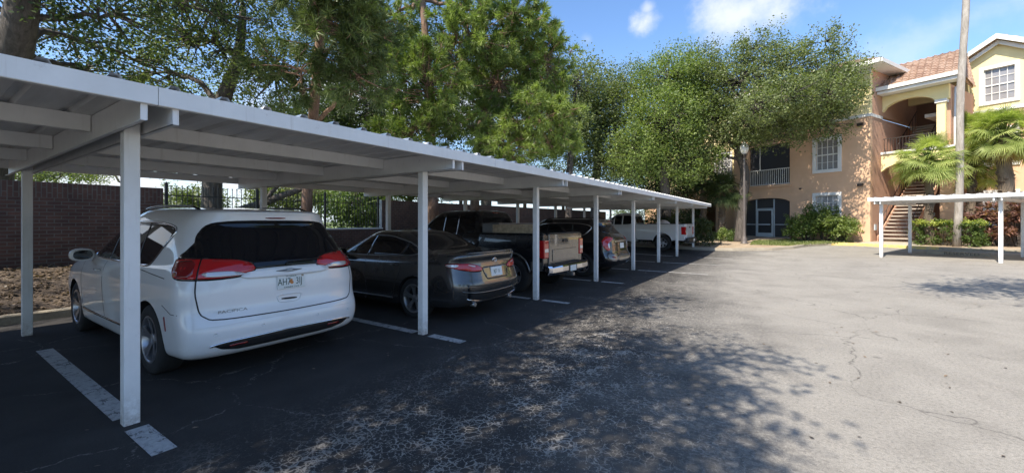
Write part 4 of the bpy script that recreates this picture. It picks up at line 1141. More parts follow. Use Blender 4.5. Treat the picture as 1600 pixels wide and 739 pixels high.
    pbuild(strip_mesh(bv, chaikin([(-.86, .575), (-.4, .585), (0, .588), (.4, .585), (.86, .575)], 1, False), .006, 0, .0015), 'bumper_crease', 'p_white', t)
    garn = chaikin([(-.50, 1.035), (-.42, 1.08), (0, 1.10), (.42, 1.08), (.50, 1.035), (.4, 1.005), (0, .998), (-.4, 1.005)], 2)
    pbuild(patch(bv, [garn], 0, .022, .05, .01), 'tailgate_garnish', 'p_white', t)
    # winged badge
    wing = chaikin([(-.165, 1.062), (-.06, 1.066), (-.02, 1.076), (.02, 1.076), (.06, 1.066), (.165, 1.062), (.06, 1.044), (.02, 1.040), (-.02, 1.040), (-.06, 1.044)], 2)
    pbuild(patch(bv, [wing], 0, .027, .02, .002), 'badge', 'steel', t)
    p, n = ray(bv, 0, 0, .955); plate(t, bv, -.02, .935, '', orange=True)
    hnd = chaikin([(-.13, .80), (.13, .80), (.13, .755), (.10, .715), (-.10, .715), (-.13, .755)], 2)
    h_ = pbuild(strip_mesh(bv, hnd, .010, 0, .006, True, .03), 'tailgate_handle', 'p_white', t); pbuild(patch(bv, [chaikin([(-.085, .757), (.085, .765), (.085, .745), (-.085, .737)], 1)], 0, .003, .03), 'handle_recess', 'blackpl', h_)
    tm = text_mesh('PACIFICA', .040, .0015, 1.55); o = link('lettering', tm, t, 'steel')
    p, n = ray(bv, 0, .56, .705); o.matrix_local = Matrix.Translation(p+n*.003) @ Matrix.Rotation(-PI/2-R(5), 4, 'Z') @ Matrix.Rotation(R(88), 4, 'X')
    val = chaikin([(-.72, .40), (-.62, .43), (0, .445), (.62, .43), (.72, .40), (.70, .33), (.60, .28), (-.60, .28), (-.70, .33)], 1)
    val2 = [(-.74, .395), (-.60, .412), (0, .425), (.60, .412), (.74, .395), (.66, .345), (.5, .315), (-.5, .315), (-.66, .345)]
    pbuild(patch(bv, [chaikin(val2, 1, keep=.1)], 0, .006), 'lower_valance', 'blackpl', t)
    pbuild(strip_mesh(bv, chaikin([(-.76, .392), (-.62, .418), (0, .432), (.62, .418), (.76, .392)], 2, False), .016, 0, .016), 'bumper_chrome', 'chrome', t)
    for s_ in (0, 1): pbuild(patch(bv, [[(.44, .385), (.60, .38), (.60, .36), (.44, .365)]], 0, .010), 'reflector', 'red_dark', t, s_)
    for yy, zz in ((.72, .50), (.30, .52), (-.30, .52), (-.72, .50)):
        p, n = ray(bv, 0, yy, zz); m = MB(); m.lathe([(.018, 0), (.018, .003), (.013, .003), (.013, .0015), (0, .0015)], 14); o = m.build('parking_sensor', 'p_white', t); o.matrix_local = Matrix.Translation(p) @ n.to_track_quat('Z', 'Y').to_matrix().to_4x4()
    # spoiler, high brake lamp, wiper, roof rails
    pbuild(patch(bv, [chaikin([(-.11, 1.648), (.11, 1.648), (.11, 1.632), (-.11, 1.632)], 1)], 0, .006, .03), 'high_brake_lamp', 'red_dark', t)
    w = MB(); a, _ = ray(bv, 0, .02, 1.135); pts = [ray(bv, 0, q, 1.135+.03*abs(q)+.02)[0]+Vector((-.022, 0, 0)) for q in (0, -.1, -.2, -.3, -.42)]; w.tube([a+Vector((-.02, 0, 0))]+pts, .007, 6); w.build('wiper', 'blackpl', t)
    for sg in (1, -1):
        pts = []
        for i in range(13):
            x = .78+1.95*i/12; h = bv.ray_cast(Vector((x, sg*.60, 3)), Vector((0, 0, -1)), 5)[0]
            e = min(i, 12-i); pts.append(h+Vector((0, 0, .004 if e == 0 else .032)))
        ribbon3('roof_rail', pts, .014, 'gloss_black', t)
    # windscreen and front
    ws = chaikin([(-.80, 1.20), (.80, 1.20), (.66, 1.56), (-.66, 1.56)], 2, keep=.12); pbuild(patch(bv, [ws], PI, .004, .07), 'windscreen', 'glass', t)
    for s_ in (0, 1): pbuild(patch(bv, [chaikin([(-.86, .88), (-.45, .82), (-.45, .74), (-.84, .76)], 1)], PI, .006), 'headlamp', 'clear_lens', t, s_)
    pbuild(patch(bv, [chaikin([(-.45, .72), (.45, .72), (.5, .45), (-.5, .45)], 1)], PI, .006), 'grille', 'blackpl', t)
    for (x, rot) in ((1.02, 0), (4.10, 0)):
        for sg in (1, -1): wheel(t, x, sg*.855, .365, .235, .245, 5, 'split', sg)
    MB().box((.5, -.6, .20), (4.6, .6, .30)).build('underbody', 'well', t)
    m = MB(); m.tube([(.25, -.45, .26), (.7, -.45, .28)], .03, 10); m.build('exhaust_pipe', 'steel', t)
    return t
minivan(-4.60, 2.47)

# ================= dark grey saloon
def sedan(X, Y):
    t = car('sedan', 'dark grey sedan with sloping roof and slim red tail lamps in the second bay', 'car', X, Y); L = 4.88
    K = [dict(z=.24, w=.62, xr=.5, xf=4.5), dict(z=[.24, .19, .19, .19, .2], w=.82, xr=.22, xf=4.72, Rr=.3), dict(z=[.30, .24, .24, .24, .24], w=.885, xr=.10, xf=4.82, Rr=.30),
         dict(z=[.42, .38, .38, .38, .36], w=.912, xr=.03, xf=4.88, Rr=.36), dict(z=[.58, .55, .55, .53, .48], w=.92, xr=.0, xf=4.88, Rr=.42), dict(z=[.70, .68, .67, .66, .58], w=.918, xr=.03, xf=4.85, Rr=.44), dict(z=[.84, .80, .78, .77, .66], w=.908, xr=.07, xf=4.80, Rr=.46),
         dict(z=[.95, .91, .88, .86, .72], w=.895, xr=.09, xf=4.68, Rr=.46), dict(z=[1.045, .99, .95, .91, .78], w=.865, xr=.06, xf=4.45, Rr=.42, Rf=.9), dict(z=[1.085, 1.035, .985, .955, .84], w=.835, xr=.11, xf=4.0, Rr=.45, Rf=.9), dict(z=[1.095, 1.075, 1.02, .985, .9], w=.80, xr=.50, xf=3.62, Rr=.5, Rf=.8),
         dict(z=[1.13, 1.16, 1.15, 1.12, 1.0], w=.745, xr=.88, xf=3.30, Rr=.55, Rf=.8), dict(z=[1.2, 1.28, 1.29, 1.26, 1.1], w=.675, xr=1.18, xf=2.98, Rr=.6, Rf=.8), dict(z=[1.25, 1.365, 1.39, 1.36, 1.2], w=.605, xr=1.42, xf=2.74, Rr=.5, Rf=.7), dict(z=[1.28, 1.40, 1.43, 1.40, 1.3], w=.50, xr=1.62, xf=2.55, Rr=.4, Rf=.5),
         dict(z=[1.3, 1.42, 1.445, 1.42, 1.3], w=.25, xr=1.8, xf=2.4, Rr=.2, Rf=.2), dict(z=[1.3, 1.42, 1.448, 1.42, 1.3], w=.03, xr=2.0, xf=2.2, Rr=.05, Rf=.05)]
    vs, fs = loft(K, L); body, bv = body_mesh('body', vs, fs, [(1.10, .33, .372, .58, 1.1), (3.93, .33, .37, .58, 1.1)], ['p_grey', 'well'], t)
    dlo = chaikin([(3.52, .975), (3.1, 1.15), (2.72, 1.30), (2.35, 1.355), (1.9, 1.345), (1.42, 1.25), (1.02, 1.10), (1.10, 1.045), (1.6, 1.01)], 2, keep=.15)
    for s_ in (0, 1):
        sg = -1 if s_ else 1
        pbuild(patch(bv, [dlo], -PI/2, .003), 'side_glass', 'glass', t, s_)
        pbuild(strip_mesh(bv, dlo, .014, -PI/2, .006, True), 'window_trim', 'steel', t, s_)
        for p in ([(2.30, 1.36), (2.38, .99)], [(1.40, 1.25), (1.50, 1.02)]): pbuild(strip_mesh(bv, p, .05, -PI/2, .006), 'window_pillar', 'gloss_black', t, s_)
        for p in (chaikin([(2.36, .96), (2.34, .6), (2.30, .34)], 2, False), chaikin([(3.42, .93), (3.46, .6), (3.38, .34)], 2, False), chaikin([(1.46, 1.0), (1.42, .75), (1.56, .5), (1.58, .34)], 2, False)): pbuild(strip_mesh(bv, p, .008, -PI/2, .0015), 'door_seam', 'blackpl', t, s_)
        pbuild(strip_mesh(bv, [(1.6, .30), (3.4, .29)], .02, -PI/2, .010), 'side_sill', 'steel', t, s_)
        for xx in (2.46, 1.56):
            h, n = ray(bv, -PI/2*sg, xx*sg, .86); m = MB(); m.tube([h+Vector((-.085, sg*.004, 0)), h+Vector((-.065, sg*.032, .003)), h+Vector((.065, sg*.032, .003)), h+Vector((.085, sg*.004, 0))], [.010, .012, .012, .010], 8); m.build('door_handle', 'p_grey', t)
        mirror_part(t, 3.02, sg*.86, 1.03, 'p_grey', .9, sg)
        lamp = chaikin([(.30, .845), (.42, .90), (.60, .935), (.80, .935), (.93, .925), (.91, .885), (.70, .84), (.50, .805), (.36, .80)], 2, keep=.18)
        pbuild(patch(bv, [[(.62+(a-.62)*1.04, .87+(b-.87)*1.2) for a, b in lamp]], -R(40), .003), 'lamp_bezel', 'gloss_black', t, s_)
        l_ = pbuild(patch(bv, [lamp], -R(40), .011, .04), 'tail_lamp', 'red_lens', t, s_)
        pbuild(patch(bv, [chaikin([(.72, .925), (.90, .925), (.93, .90), (.84, .875), (.76, .875)], 1)], -R(40), .0135, .03), 'clear_corner', 'clear_lens', l_, s_)
        pbuild(patch(bv, [chaikin([(.44, .885), (.58, .918), (.57, .90), (.46, .868)], 1)], -R(40), .0135, .03), 'reversing_lens', 'clear_lens', l_, s_)
        pbuild(patch(bv, [chaikin([(.60, .60), (.66, .60), (.64, .40), (.60, .36), (.585, .45)], 1)], -R(30), .006), 'corner_vent', 'gloss_black', t, s_)
    rg = chaikin([(-.60, 1.135), (-.3, 1.115), (.3, 1.115), (.60, 1.135), (.52, 1.30), (.43, 1.355), (-.43, 1.355), (-.52, 1.30)], 2, keep=.15)
    # rear glass lies steeply raked: project from above and behind using plan view
    m = MB(); n1, n2 = 14, 16; vs2 = []; fs2 = []
    for i in range(n1+1):
        for j in range(n2+1):
            u = i/n1; x = .74+.92*u; hw = .66-.20*u; y = -hw+2*hw*j/n2; xx = x+.16*(abs(y)/.66)**2*(1-u)
            h = bv.ray_cast(Vector((xx, y, 3)), Vector((0, 0, -1)), 5); vs2.append(h[0]+h[1]*.004 if h[1].z > 0 else h[0]-h[1]*.004)
    for i in range(n1):
        for j in range(n2): a = i*(n2+1)+j; fs2.append((a, a+1, a+n2+2, a+n2+1))
    m.add(vs2, fs2, 0, True); m.build('rear_glass', 'glass', t)
    # boot lip, recessed plate panel, badge
    pts = [ray(bv, 0, y_, 1.035)[0]+Vector((.03, 0, .058)) for y_ in np.linspace(-.66, .66, 15)]; ribbon3('boot_lip', pts, [.006]+[.018]*13+[.006], 'p_grey', t)
    rec = chaikin([(-.36, .86), (.36, .86), (.30, .70), (.26, .66), (-.26, .66), (-.30, .70)], 1, keep=.1)
    pbuild(patch(bv, [rec], 0, .004), 'plate_recess', 'p_grey', t); pbuild(strip_mesh(bv, rec, .014, 0, .006, True), 'recess_edge', 'gloss_black', t)
    pbuild(strip_mesh(bv, chaikin([(-.72, .60), (-.4, .57), (.4, .57), (.72, .60)], 1, False), .012, 0, .002), 'boot_seam', 'blackpl', t)
    plate(t, bv, 0, .765, 'BJT 15', .085)
    # oval badge
    p, n = ray(bv, 0, 0, .95); q = Matrix.Translation(p+n*.004) @ n.to_track_quat('Z', 'Y').to_matrix().to_4x4(); bd = MB()
    def oval(rx, ry, cx_=0, cy_=0): bd.tube([(cx_+rx*math.cos(a*PI/12), cy_+ry*math.sin(a*PI/12), 0) for a in range(25)], .005, 6, cap=False)
    oval(.062, .042); oval(.022, .041); oval(.045, .016, 0, .018); b_ = bd.build('badge', 'chrome', t); b_.matrix_local = q
    for s_ in (0, 1): pbuild(patch(bv, [chaikin([(.30, .28), (.62, .33), (.72, .40), (.60, .36), (.30, .31)], 1)], 0, .006), 'lower_trim', 'chrome', t, s_)
    pbuild(patch(bv, [chaikin([(-.62, .36), (-.3, .315), (.3, .315), (.62, .36), (.55, .26), (-.55, .26)], 1)], 0, .004), 'diffuser', 'blackpl', t)
    pbuild(strip_mesh(bv, chaikin([(-.78, .50), (-.5, .46), (0, .45), (.5, .46), (.78, .50)], 2, False), .02, 0, .008), 'bumper_crease', 'p_grey', t)
    ws = chaikin([(-.72, 1.03), (.72, 1.03), (.56, 1.36), (-.56, 1.36)], 2, keep=.12); pbuild(patch(bv, [ws], PI, .004, .07), 'windscreen', 'glass', t)
    for s_ in (0, 1): pbuild(patch(bv, [chaikin([(-.84, .74), (-.4, .68), (-.4, .62), (-.84, .66)], 1)], PI, .006), 'headlamp', 'clear_lens', t, s_)
    pbuild(patch(bv, [chaikin([(-.6, .5), (.6, .5), (.5, .25), (-.5, .25)], 1)], PI, .006), 'grille', 'blackpl', t)
    for x in (1.10, 3.93):
        for sg in (1, -1): wheel(t, x, sg*.795, .335, .225, .235, 5, 'split', sg, 'steel')
    MB().box((.5, -.55, .18), (4.4, .55, .28)).build('underbody', 'well', t)
    for sg in (1, -1): m = MB(); m.tube([(.10, sg*.5, .27), (.5, sg*.5, .27)], .035, 12); m.build('exhaust_pipe', 'steel', t)
    return t
sedan(-4.12, 5.72)

# ================= dark SUV
def suv(X, Y):
    t = car('suv', 'black suv with tall side lamps and pale lower bumper in the fourth bay', 'suv', X, Y); L = 4.62
    K = [dict(z=.30, w=.62, xr=.4, xf=4.2), dict(z=[.32, .24, .24, .24, .3], w=.84, xr=.16, xf=4.45, Rr=.3), dict(z=[.42, .32, .32, .32, .4], w=.90, xr=.03, xf=4.56, Rr=.32), dict(z=[.56, .5, .5, .5, .55], w=.925, xr=.0, xf=4.62, Rr=.36),
         dict(z=[.74, .70, .70, .70, .70], w=.925, xr=.07, xf=4.60, Rr=.40), dict(z=[.92, .88, .88, .86, .84], w=.918, xr=.09, xf=4.50, Rr=.40), dict(z=[1.06, 1.02, 1.0, .98, .94], w=.90, xr=.12, xf=4.3, Rr=.42), dict(z=[1.15, 1.10, 1.07, 1.05, 1.0], w=.86, xr=.17, xf=3.85, Rr=.45, Rf=.8),
         dict(z=[1.24, 1.18, 1.15, 1.14, 1.1], w=.83, xr=.26, xf=3.45, Rr=.5, Rf=.8), dict(z=[1.42, 1.38, 1.36, 1.36, 1.3], w=.76, xr=.44, xf=3.1, Rr=.5, Rf=.8), dict(z=[1.56, 1.56, 1.55, 1.55, 1.5], w=.69, xr=.50, xf=2.8, Rr=.5, Rf=.8), dict(z=[1.63, 1.66, 1.66, 1.64, 1.6], w=.60, xr=.45, xf=2.6, Rr=.45, Rf=.7),
         dict(z=[1.64, 1.69, 1.695, 1.67, 1.6], w=.42, xr=.6, xf=2.4, Rr=.3), dict(z=[1.64, 1.70, 1.705, 1.68, 1.6], w=.15, xr=.9, xf=2.1, Rr=.2, Rf=.2), dict(z=[1.64, 1.70, 1.706, 1.68, 1.6], w=.02, xr=1.3, xf=1.7, Rr=.05, Rf=.05)]
    vs, fs = loft(K, L); body, bv = body_mesh('body', vs, fs, [(.98, .36, .40, .58, 1.1), (3.66, .36, .40, .58, 1.1)], ['p_black', 'well'], t)
    dlo = chaikin([(3.25, 1.16), (2.7, 1.45), (2.3, 1.55), (1.2, 1.55), (.85, 1.50), (.72, 1.42), (.98, 1.15)], 2, keep=.18)
    for s_ in (0, 1):
        sg = -1 if s_ else 1
        pbuild(patch(bv, [dlo], -PI/2, .003), 'side_glass', 'glass', t, s_); pbuild(strip_mesh(bv, dlo, .022, -PI/2, .007, True), 'window_chrome', 'chrome', t, s_)
        for p in ([(2.15, 1.55), (2.2, 1.12)], [(1.35, 1.55), (1.28, 1.13)]): pbuild(strip_mesh(bv, p, .05, -PI/2, .005), 'window_pillar', 'gloss_black', t, s_)
        for p in ([(2.2, 1.1), (2.18, .45)], [(1.3, 1.1), (1.42, .7), (1.42, .45)], [(3.15, 1.1), (3.12, .45)]): pbuild(strip_mesh(bv, p, .008, -PI/2, .0015), 'door_seam', 'blackpl', t, s_)
        mirror_part(t, 2.85, sg*.86, 1.17, 'p_black', 1, sg)
        lamp = chaikin([(.66, 1.17), (.80, 1.16), (.92, 1.04), (.88, .86), (.76, .76), (.68, .80), (.74, .98), (.60, 1.06), (.50, 1.10), (.52, 1.14)], 1, keep=.2)
        l_ = pbuild(patch(bv, [lamp], -R(38), .014, .04), 'tail_lamp', 'red_lens', t, s_)
        pbuild(patch(bv, [chaikin([(.70, 1.0), (.76, .97), (.74, .84), (.70, .84)], 1)], -R(38), .017, .03), 'reversing_lens', 'clear_lens', l_, s_)
        pbuild(patch(bv, [chaikin([(.50, .66), (.84, .70), (.88, .60), (.80, .48), (.50, .46)], 1)], -R(20), .010), 'bumper_corner', 'p_silver', t, s_)
        pbuild(patch(bv, [[(.60, .60), (.74, .62), (.74, .575), (.60, .56)]], -R(20), .014), 'reflector', 'maroon', t, s_)
    rg = chaikin([(-.66, 1.25), (.66, 1.25), (.58, 1.50), (-.58, 1.50)], 2, keep=.15); pbuild(patch(bv, [rg], 0, .004), 'rear_glass', 'glass', t)
    pbuild(patch(bv, [chaikin([(-.5, .64), (.5, .64), (.55, .46), (-.55, .46)], 1)], 0, .012), 'bumper_panel', 'p_silver', t)
    pbuild(patch(bv, [chaikin([(-.14, 1.615), (.14, 1.615), (.14, 1.598), (-.14, 1.598)], 1)], 0, .01, .03), 'high_brake_lamp', 'red_lens', t)
    pbuild(strip_mesh(bv, [(-.5, 1.03), (.5, 1.03)], .035, 0, .016), 'tailgate_chrome', 'chrome', t)
    pbuild(strip_mesh(bv, [(-.7, .70), (.7, .70)], .012, 0, .003), 'tailgate_seam', 'blackpl', t)
    plate(t, bv, 0, .90, '', .085)
    ws = chaikin([(-.72, 1.18), (.72, 1.18), (.6, 1.5), (-.6, 1.5)], 2, keep=.12); pbuild(patch(bv, [ws], PI, .004, .07), 'windscreen', 'glass', t)
    for s_ in (0, 1): pbuild(patch(bv, [chaikin([(-.84, .95), (-.45, .9), (-.45, .8), (-.84, .84)], 1)], PI, .006), 'headlamp', 'clear_lens', t, s_)
    pbuild(patch(bv, [chaikin([(-.4, .9), (.4, .9), (.5, .5), (-.5, .5)], 1)], PI, .006), 'grille', 'blackpl', t)
    for x in (.98, 3.66):
        for sg in (1, -1): wheel(t, x, sg*.80, .365, .235, .24, 5, 'split', sg)
    MB().box((.5, -.55, .22), (4.1, .55, .32)).build('underbody', 'well', t)
    for sg in (1, -1):
        pts = []
        for i in range(11):
            x = .75+1.7*i/10; h = bv.ray_cast(Vector((x, sg*.56, 3)), Vector((0, 0, -1)), 5)[0]; e = min(i, 10-i); pts.append(h+Vector((0, 0, .004 if e == 0 else .035)))
        ribbon3('roof_rail', pts, .014, 'gloss_black', t)
    return t
suv(-4.12, 12.12)

# ================= pickup trucks
def pickup(X, Y, name_label, paint_m, tail_m, low_m, bed_len, L, cab_glass='glass', wheel_mat='alloy', style='fat', chrome_bumper=True, zr=0.0, quarter=False):
    t = car('pickup_truck', name_label, 'pickup truck', X, Y); t.location.z += zr
    hw = .985; bl = bed_len; xb0 = .12
    # cab and front
    c0 = xb0+bl+.03; 
    K = [dict(z=.45, w=.70, xr=c0+.02, xf=L-.35, Rr=.05), dict(z=.42, w=.93, xr=c0, xf=L-.12, Rr=.06), dict(z=.56, w=.975, xr=c0, xf=L, Rr=.06), dict(z=.80, w=.985, xr=c0, xf=L, Rr=.07), dict(z=[1.02, 1.02, 1.02, 1.0, .98], w=.98, xr=c0, xf=L-.05, Rr=.07), dict(z=[1.18, 1.18, 1.18, 1.14, 1.08], w=.955, xr=c0, xf=L-.15, Rr=.08),
         dict(z=[1.25, 1.25, 1.25, 1.2, 1.12], w=.93, xr=c0, xf=L-.5, Rr=.08), dict(z=[1.30, 1.30, 1.30, 1.28, 1.16], w=.90, xr=c0+.01, xf=L-1.42, Rr=.09, Rf=.4), dict(z=1.5, w=.84, xr=c0+.06, xf=L-1.72, Rr=.10, Rf=.4), dict(z=[1.72]*5, w=.77, xr=c0+.13, xf=L-2.0, Rr=.14, Rf=.4), dict(z=[1.84]*5, w=.68, xr=c0+.19, xf=L-2.18, Rr=.2, Rf=.4),
         dict(z=[1.885]*5, w=.50, xr=c0+.32, xf=L-2.4, Rr=.2, Rf=.3), dict(z=[1.90]*5, w=.2, xr=c0+.5, xf=L-2.6, Rr=.1, Rf=.2), dict(z=[1.90]*5, w=.02, xr=c0+.8, xf=L-2.8, Rr=.03, Rf=.03)]
    vs, fs = loft(K, L, nq=11, ns=24); xw1 = L-.98; xw0 = xb0+bl*.42+.05
    cab, bv = body_mesh('cab', vs, fs, [(xw1, .42, .46, .60, 1.2)], [paint_m, 'well'], t)
    fx = L-1.55
    dlo = chaikin([(fx, 1.28), (fx-.38, 1.58), (fx-.72, 1.76), (c0+.34, 1.77), (c0+.24, 1.68), (c0+.20, 1.30)], 2, keep=.12)
    for s_ in (0, 1):
        sg = -1 if s_ else 1
        pbuild(patch(bv, [dlo], -PI/2, .003), 'side_glass', cab_glass, t, s_)
        pl = c0+.72
        for p in ([(pl, 1.77), (pl, 1.28)], [(c0+.2+.98, 1.77), (c0+.2+.98, 1.28)]): pbuild(strip_mesh(bv, p, .07, -PI/2, .005), 'window_pillar', paint_m if quarter else 'gloss_black', t, s_)
        for p in ([(c0+1.18, 1.25), (c0+1.18, .5)], [(fx+.12, 1.2), (fx+.10, .5)]): pbuild(strip_mesh(bv, p, .009, -PI/2, .0015), 'door_seam', 'blackpl', t, s_)
        mirror_part(t, fx-.35, sg*.93, 1.34, 'blackpl', 1.25, sg)
        if low_m: pbuild(strip_mesh(bv, [(c0+.05, .58), (xw1-.5, .58)], .26, -PI/2, .004), 'lower_panel', low_m, t, s_)
    pbuild(patch(bv, [chaikin([(-.66, 1.36), (.66, 1.36), (.58, 1.73), (-.58, 1.73)], 2, keep=.12)], 0, .004), 'rear_window', 'glass', t)
    pbuild(patch(bv, [chaikin([(-.14, 1.845), (.14, 1.845), (.14, 1.82), (-.14, 1.82)], 1)], 0, .01, .03), 'high_brake_lamp', 'red_dark', t)
    pbuild(patch(bv, [chaikin([(-.78, 1.34), (.78, 1.34), (.64, 1.74), (-.64, 1.74)], 2, keep=.12)], PI, .004, .07), 'windscreen', 'glass', t)
    pbuild(patch(bv, [chaikin([(-.6, 1.0), (.6, 1.0), (.6, .66), (-.6, .66)], 1)], PI, .01), 'grille', 'chrome', t)
    for s_ in (0, 1): pbuild(patch(bv, [chaikin([(-.93, .98), (-.66, .98), (-.66, .74), (-.93, .74)], 1)], PI, .008), 'headlamp', 'clear_lens', t, s_)
    # bed: side walls with rounded rail, floor
    prof = [(.965, .52), (.985, .62), (.99, .85), (.985, 1.10), (.965, 1.24), (.955, 1.30), (.935, 1.325), (.88, 1.325), (.87, 1.30), (.86, .78), (-.0, .78)]
    full = prof[:-1] + [(-a, b) for a, b in reversed(prof[:-1])]
    inner_low = [(-.965, .52)]
    n = len(full); xs_ = list(np.linspace(xb0, xb0+bl, 14)); vs = []
    for x in xs_:
        for a, b in full: vs.append((x, a, b))
    fs = []
    for i in range(len(xs_)-1):
        for j in range(n): fs.append((i*n+j, i*n+(j+1) % n, (i+1)*n+(j+1) % n, (i+1)*n+j))
    fs += [tuple(range(n)), tuple(reversed(range((len(xs_)-1)*n, len(xs_)*n)))]
    me_bed, bb = body_mesh('bed', vs, fs, [(xw0, .42, .47, .62, 1.2)], [paint_m, 'well'], t)
    for p_ in me_bed.data.polygons: pass
    me_bed.data.set_sharp_from_angle(angle=R(28))
    for sg in (1, -1):
        m = MB(); m.box((xb0+.0, sg*.87-.045, 1.322), (xb0+bl, sg*.87+.10 if sg > 0 else sg*.87+.045, 1.34)) if False else m.box((xb0, min(sg*.865, sg*.965), 1.322), (xb0+bl, max(sg*.865, sg*.965), 1.342)); m.build('bed_rail', 'blackpl', t, bevel=.006)
        # wheel arch lip
        m = MB(); m.tube([(xw0+.475*math.cos(a), sg*.985, .42+.475*math.sin(a)) for a in np.linspace(R(8), R(172), 26)], .022, 8); m.build('arch_lip', paint_m if not low_m else low_m, t)
        if low_m: m = MB(); m.box((xw0+.5, min(sg*.975, sg*.992), .53), (xb0+bl, max(sg*.975, sg*.992), .72)); m.box((xb0, min(sg*.975, sg*.992), .53), (xw0-.5, max(sg*.975, sg*.992), .72)); m.build('lower_panel', low_m, t)
    # tailgate
    m = MB(); m.box((.07, -.76, .60), (xb0+.02, .76, 1.335)); tg = m.build('tailgate', tail_m, t, bevel=.02)
    m = MB(); m.box((.055, -.62, .72), (.072, .62, .98)); m.build('tailgate_panel', tail_m, tg, bevel=.008)
    m = MB(); m.box((.045, -.11, 1.13), (.072, .11, 1.20)); m.build('handle', 'blackpl', tg, bevel=.008)
    m = MB(); m.box((.05, -.76, 1.325), (.13, .76, 1.35)); m.build('tailgate_cap', 'blackpl', tg, bevel=.006)
    for sg in (1, -1):
        a, b = sorted((sg*.775, sg*.985)); m = MB(); m.box((.095, a, .56), (xb0+.04, b, 1.32)); m.build('corner_post', paint_m, t, bevel=.02)
        a, b = sorted((sg*.79, sg*.992)); m = MB(); m.box((.06, a, .80), (.27, b, 1.19)); l_ = m.build('tail_lamp', 'red_lens', t, bevel=.02)
        m = MB(); m.box((.055, a+.02, .93), (.20, b-.02 if sg > 0 else b-.03, 1.01)); m.build('reversing_lens', 'clear_lens', l_, bevel=.006)
    # bumper
    bm_ = 'chrome' if chrome_bumper else 'blackpl'
    m = MB(); prof = [(-.10, .44), (-.14, .50), (-.14, .60), (-.11, .645), (.05, .645), (.05, .44)]
    ys_ = [-.96, -.90, -.5, -.22, .22, .5, .90, .96]; vs = []; 
    for y_ in ys_:
        k = .10 if abs(y_) > .95 else (.03 if abs(y_) > .85 else 0)
        for a, b in prof: vs.append((a+k if a < 0 else a, y_, b))
    npf = len(prof); fs = [(i*npf+j, i*npf+(j+1) % npf, (i+1)*npf+(j+1) % npf, (i+1)*npf+j) for i in range(len(ys_)-1) for j in range(npf)]; fs += [tuple(range(npf)), tuple(reversed(range((len(ys_)-1)*npf, len(ys_)*npf)))]
    m.add(vs, fs); bmp = m.build('rear_bumper', bm_, t, bevel=.008)
    MB().box((-.145, -.21, .47), (-.10, .21, .62)).build('plate_recess', 'blackpl', bmp)
    MB().box((-.13, -.90, .646), (.04, .90, .655)).build('step_pad', 'blackpl', bmp)
    MB().box((-.153, -.15, .475), (-.146, .15, .605)).build('licence_plate', 'plate', bmp)
    m = MB(); m.box((-.16, -.05, .36), (.3, .05, .43)); m.tube([(-.10, 0, .43), (-.10, 0, .50)], .025, 10); m.build('tow_hitch', 'steel', t)
    for x in (xw0, xw1):
        for sg in (1, -1): wheel(t, x, sg*.845, .40, .265, .235, 6 if style == 'fat' else 8, style, sg, wheel_mat)
    MB().box((.3, -.5, .42), (L-.3, .5, .56)).build('chassis', 'well', t); m = MB(); m.tube([(xw0, -.8, .36), (xw0, .8, .36)], .06, 10); m.build('axle', 'well', t)
    return t
pk = pickup(-4.35, 8.80, 'charcoal pickup truck with brownish tailgate and chrome bumper in the third bay', 'p_truck', 'p_tailgate', 'p_silver', 1.75, 5.75)
tb = thing('toolbox', 'grey metal toolbox lying across the bed of the charcoal pickup truck', 'toolbox', (-4.35-1.60, 8.80, 1.342), PI)
m = MB(); m.box((-.26, -.90, 0), (.22, .90, .20)); m.build('box', 'toolbox', tb, bevel=.01); m = MB(); m.box((-.27, -.91, .20), (.23, .91, .225)); m.build('lid', 'toolbox', tb, bevel=.005); 
pb = MB(); pb.box((-.62, -.019, 0), (.62, .019, .19)); po = pb.build('plank', 'wood', None, bevel=.004); po.location = (-5.23, 7.90, 1.343); po.rotation_euler = (0, 0, 0); tag(po, 'weathered wooden plank standing on the bed rail of the charcoal pickup truck', 'plank')
wt = pickup(-4.20, 22.35, 'white pickup truck with open bed and alloy wheels in the farthest occupied bay', 'p_wtruck', 'p_wtruck', None, 2.35, 5.9, wheel_mat='alloy', chrome_bumper=False, zr=.03, quarter=True)
def lumpy(name, c, r, mat, seed, sub=3):
    bm = bmesh.new(); bmesh.ops.create_icosphere(bm, subdivisions=sub, radius=1); rg = random.Random(seed); ph = [(rg.uniform(-3, 3), rg.uniform(-3, 3), rg.uniform(-3, 3), rg.uniform(0, 6)) for _ in range(7)]
    for v in bm.verts:
        s = 1+sum(.07*math.sin(v.co.x*a+v.co.y*b+v.co.z*c_+d) for a, b, c_, d in ph); v.co *= s; v.co.x *= r[0]; v.co.y *= r[1]; v.co.z *= r[2]
        if v.co.z < -r[2]*.6: v.co.z = -r[2]*.6
    me = bpy.data.meshes.new(name); bm.to_mesh(me); bm.free(); me.polygons.foreach_set('use_smooth', [True]*len(me.polygons)); o = link(name, me, None, mat); o.location = c; return o
tag(lumpy('bundle', (-5.30, 21.75, 1.32), (.42, .35, .34), 'cloth', 4), 'pale bundle heaped in the bed of the white pickup truck', 'bundle')
tag(lumpy('bundle', (-6.15, 21.95, 1.26), (.36, .42, .26), 'blackpl', 9), 'dark bag lying in the bed of the white pickup truck near its cab', 'bundle')

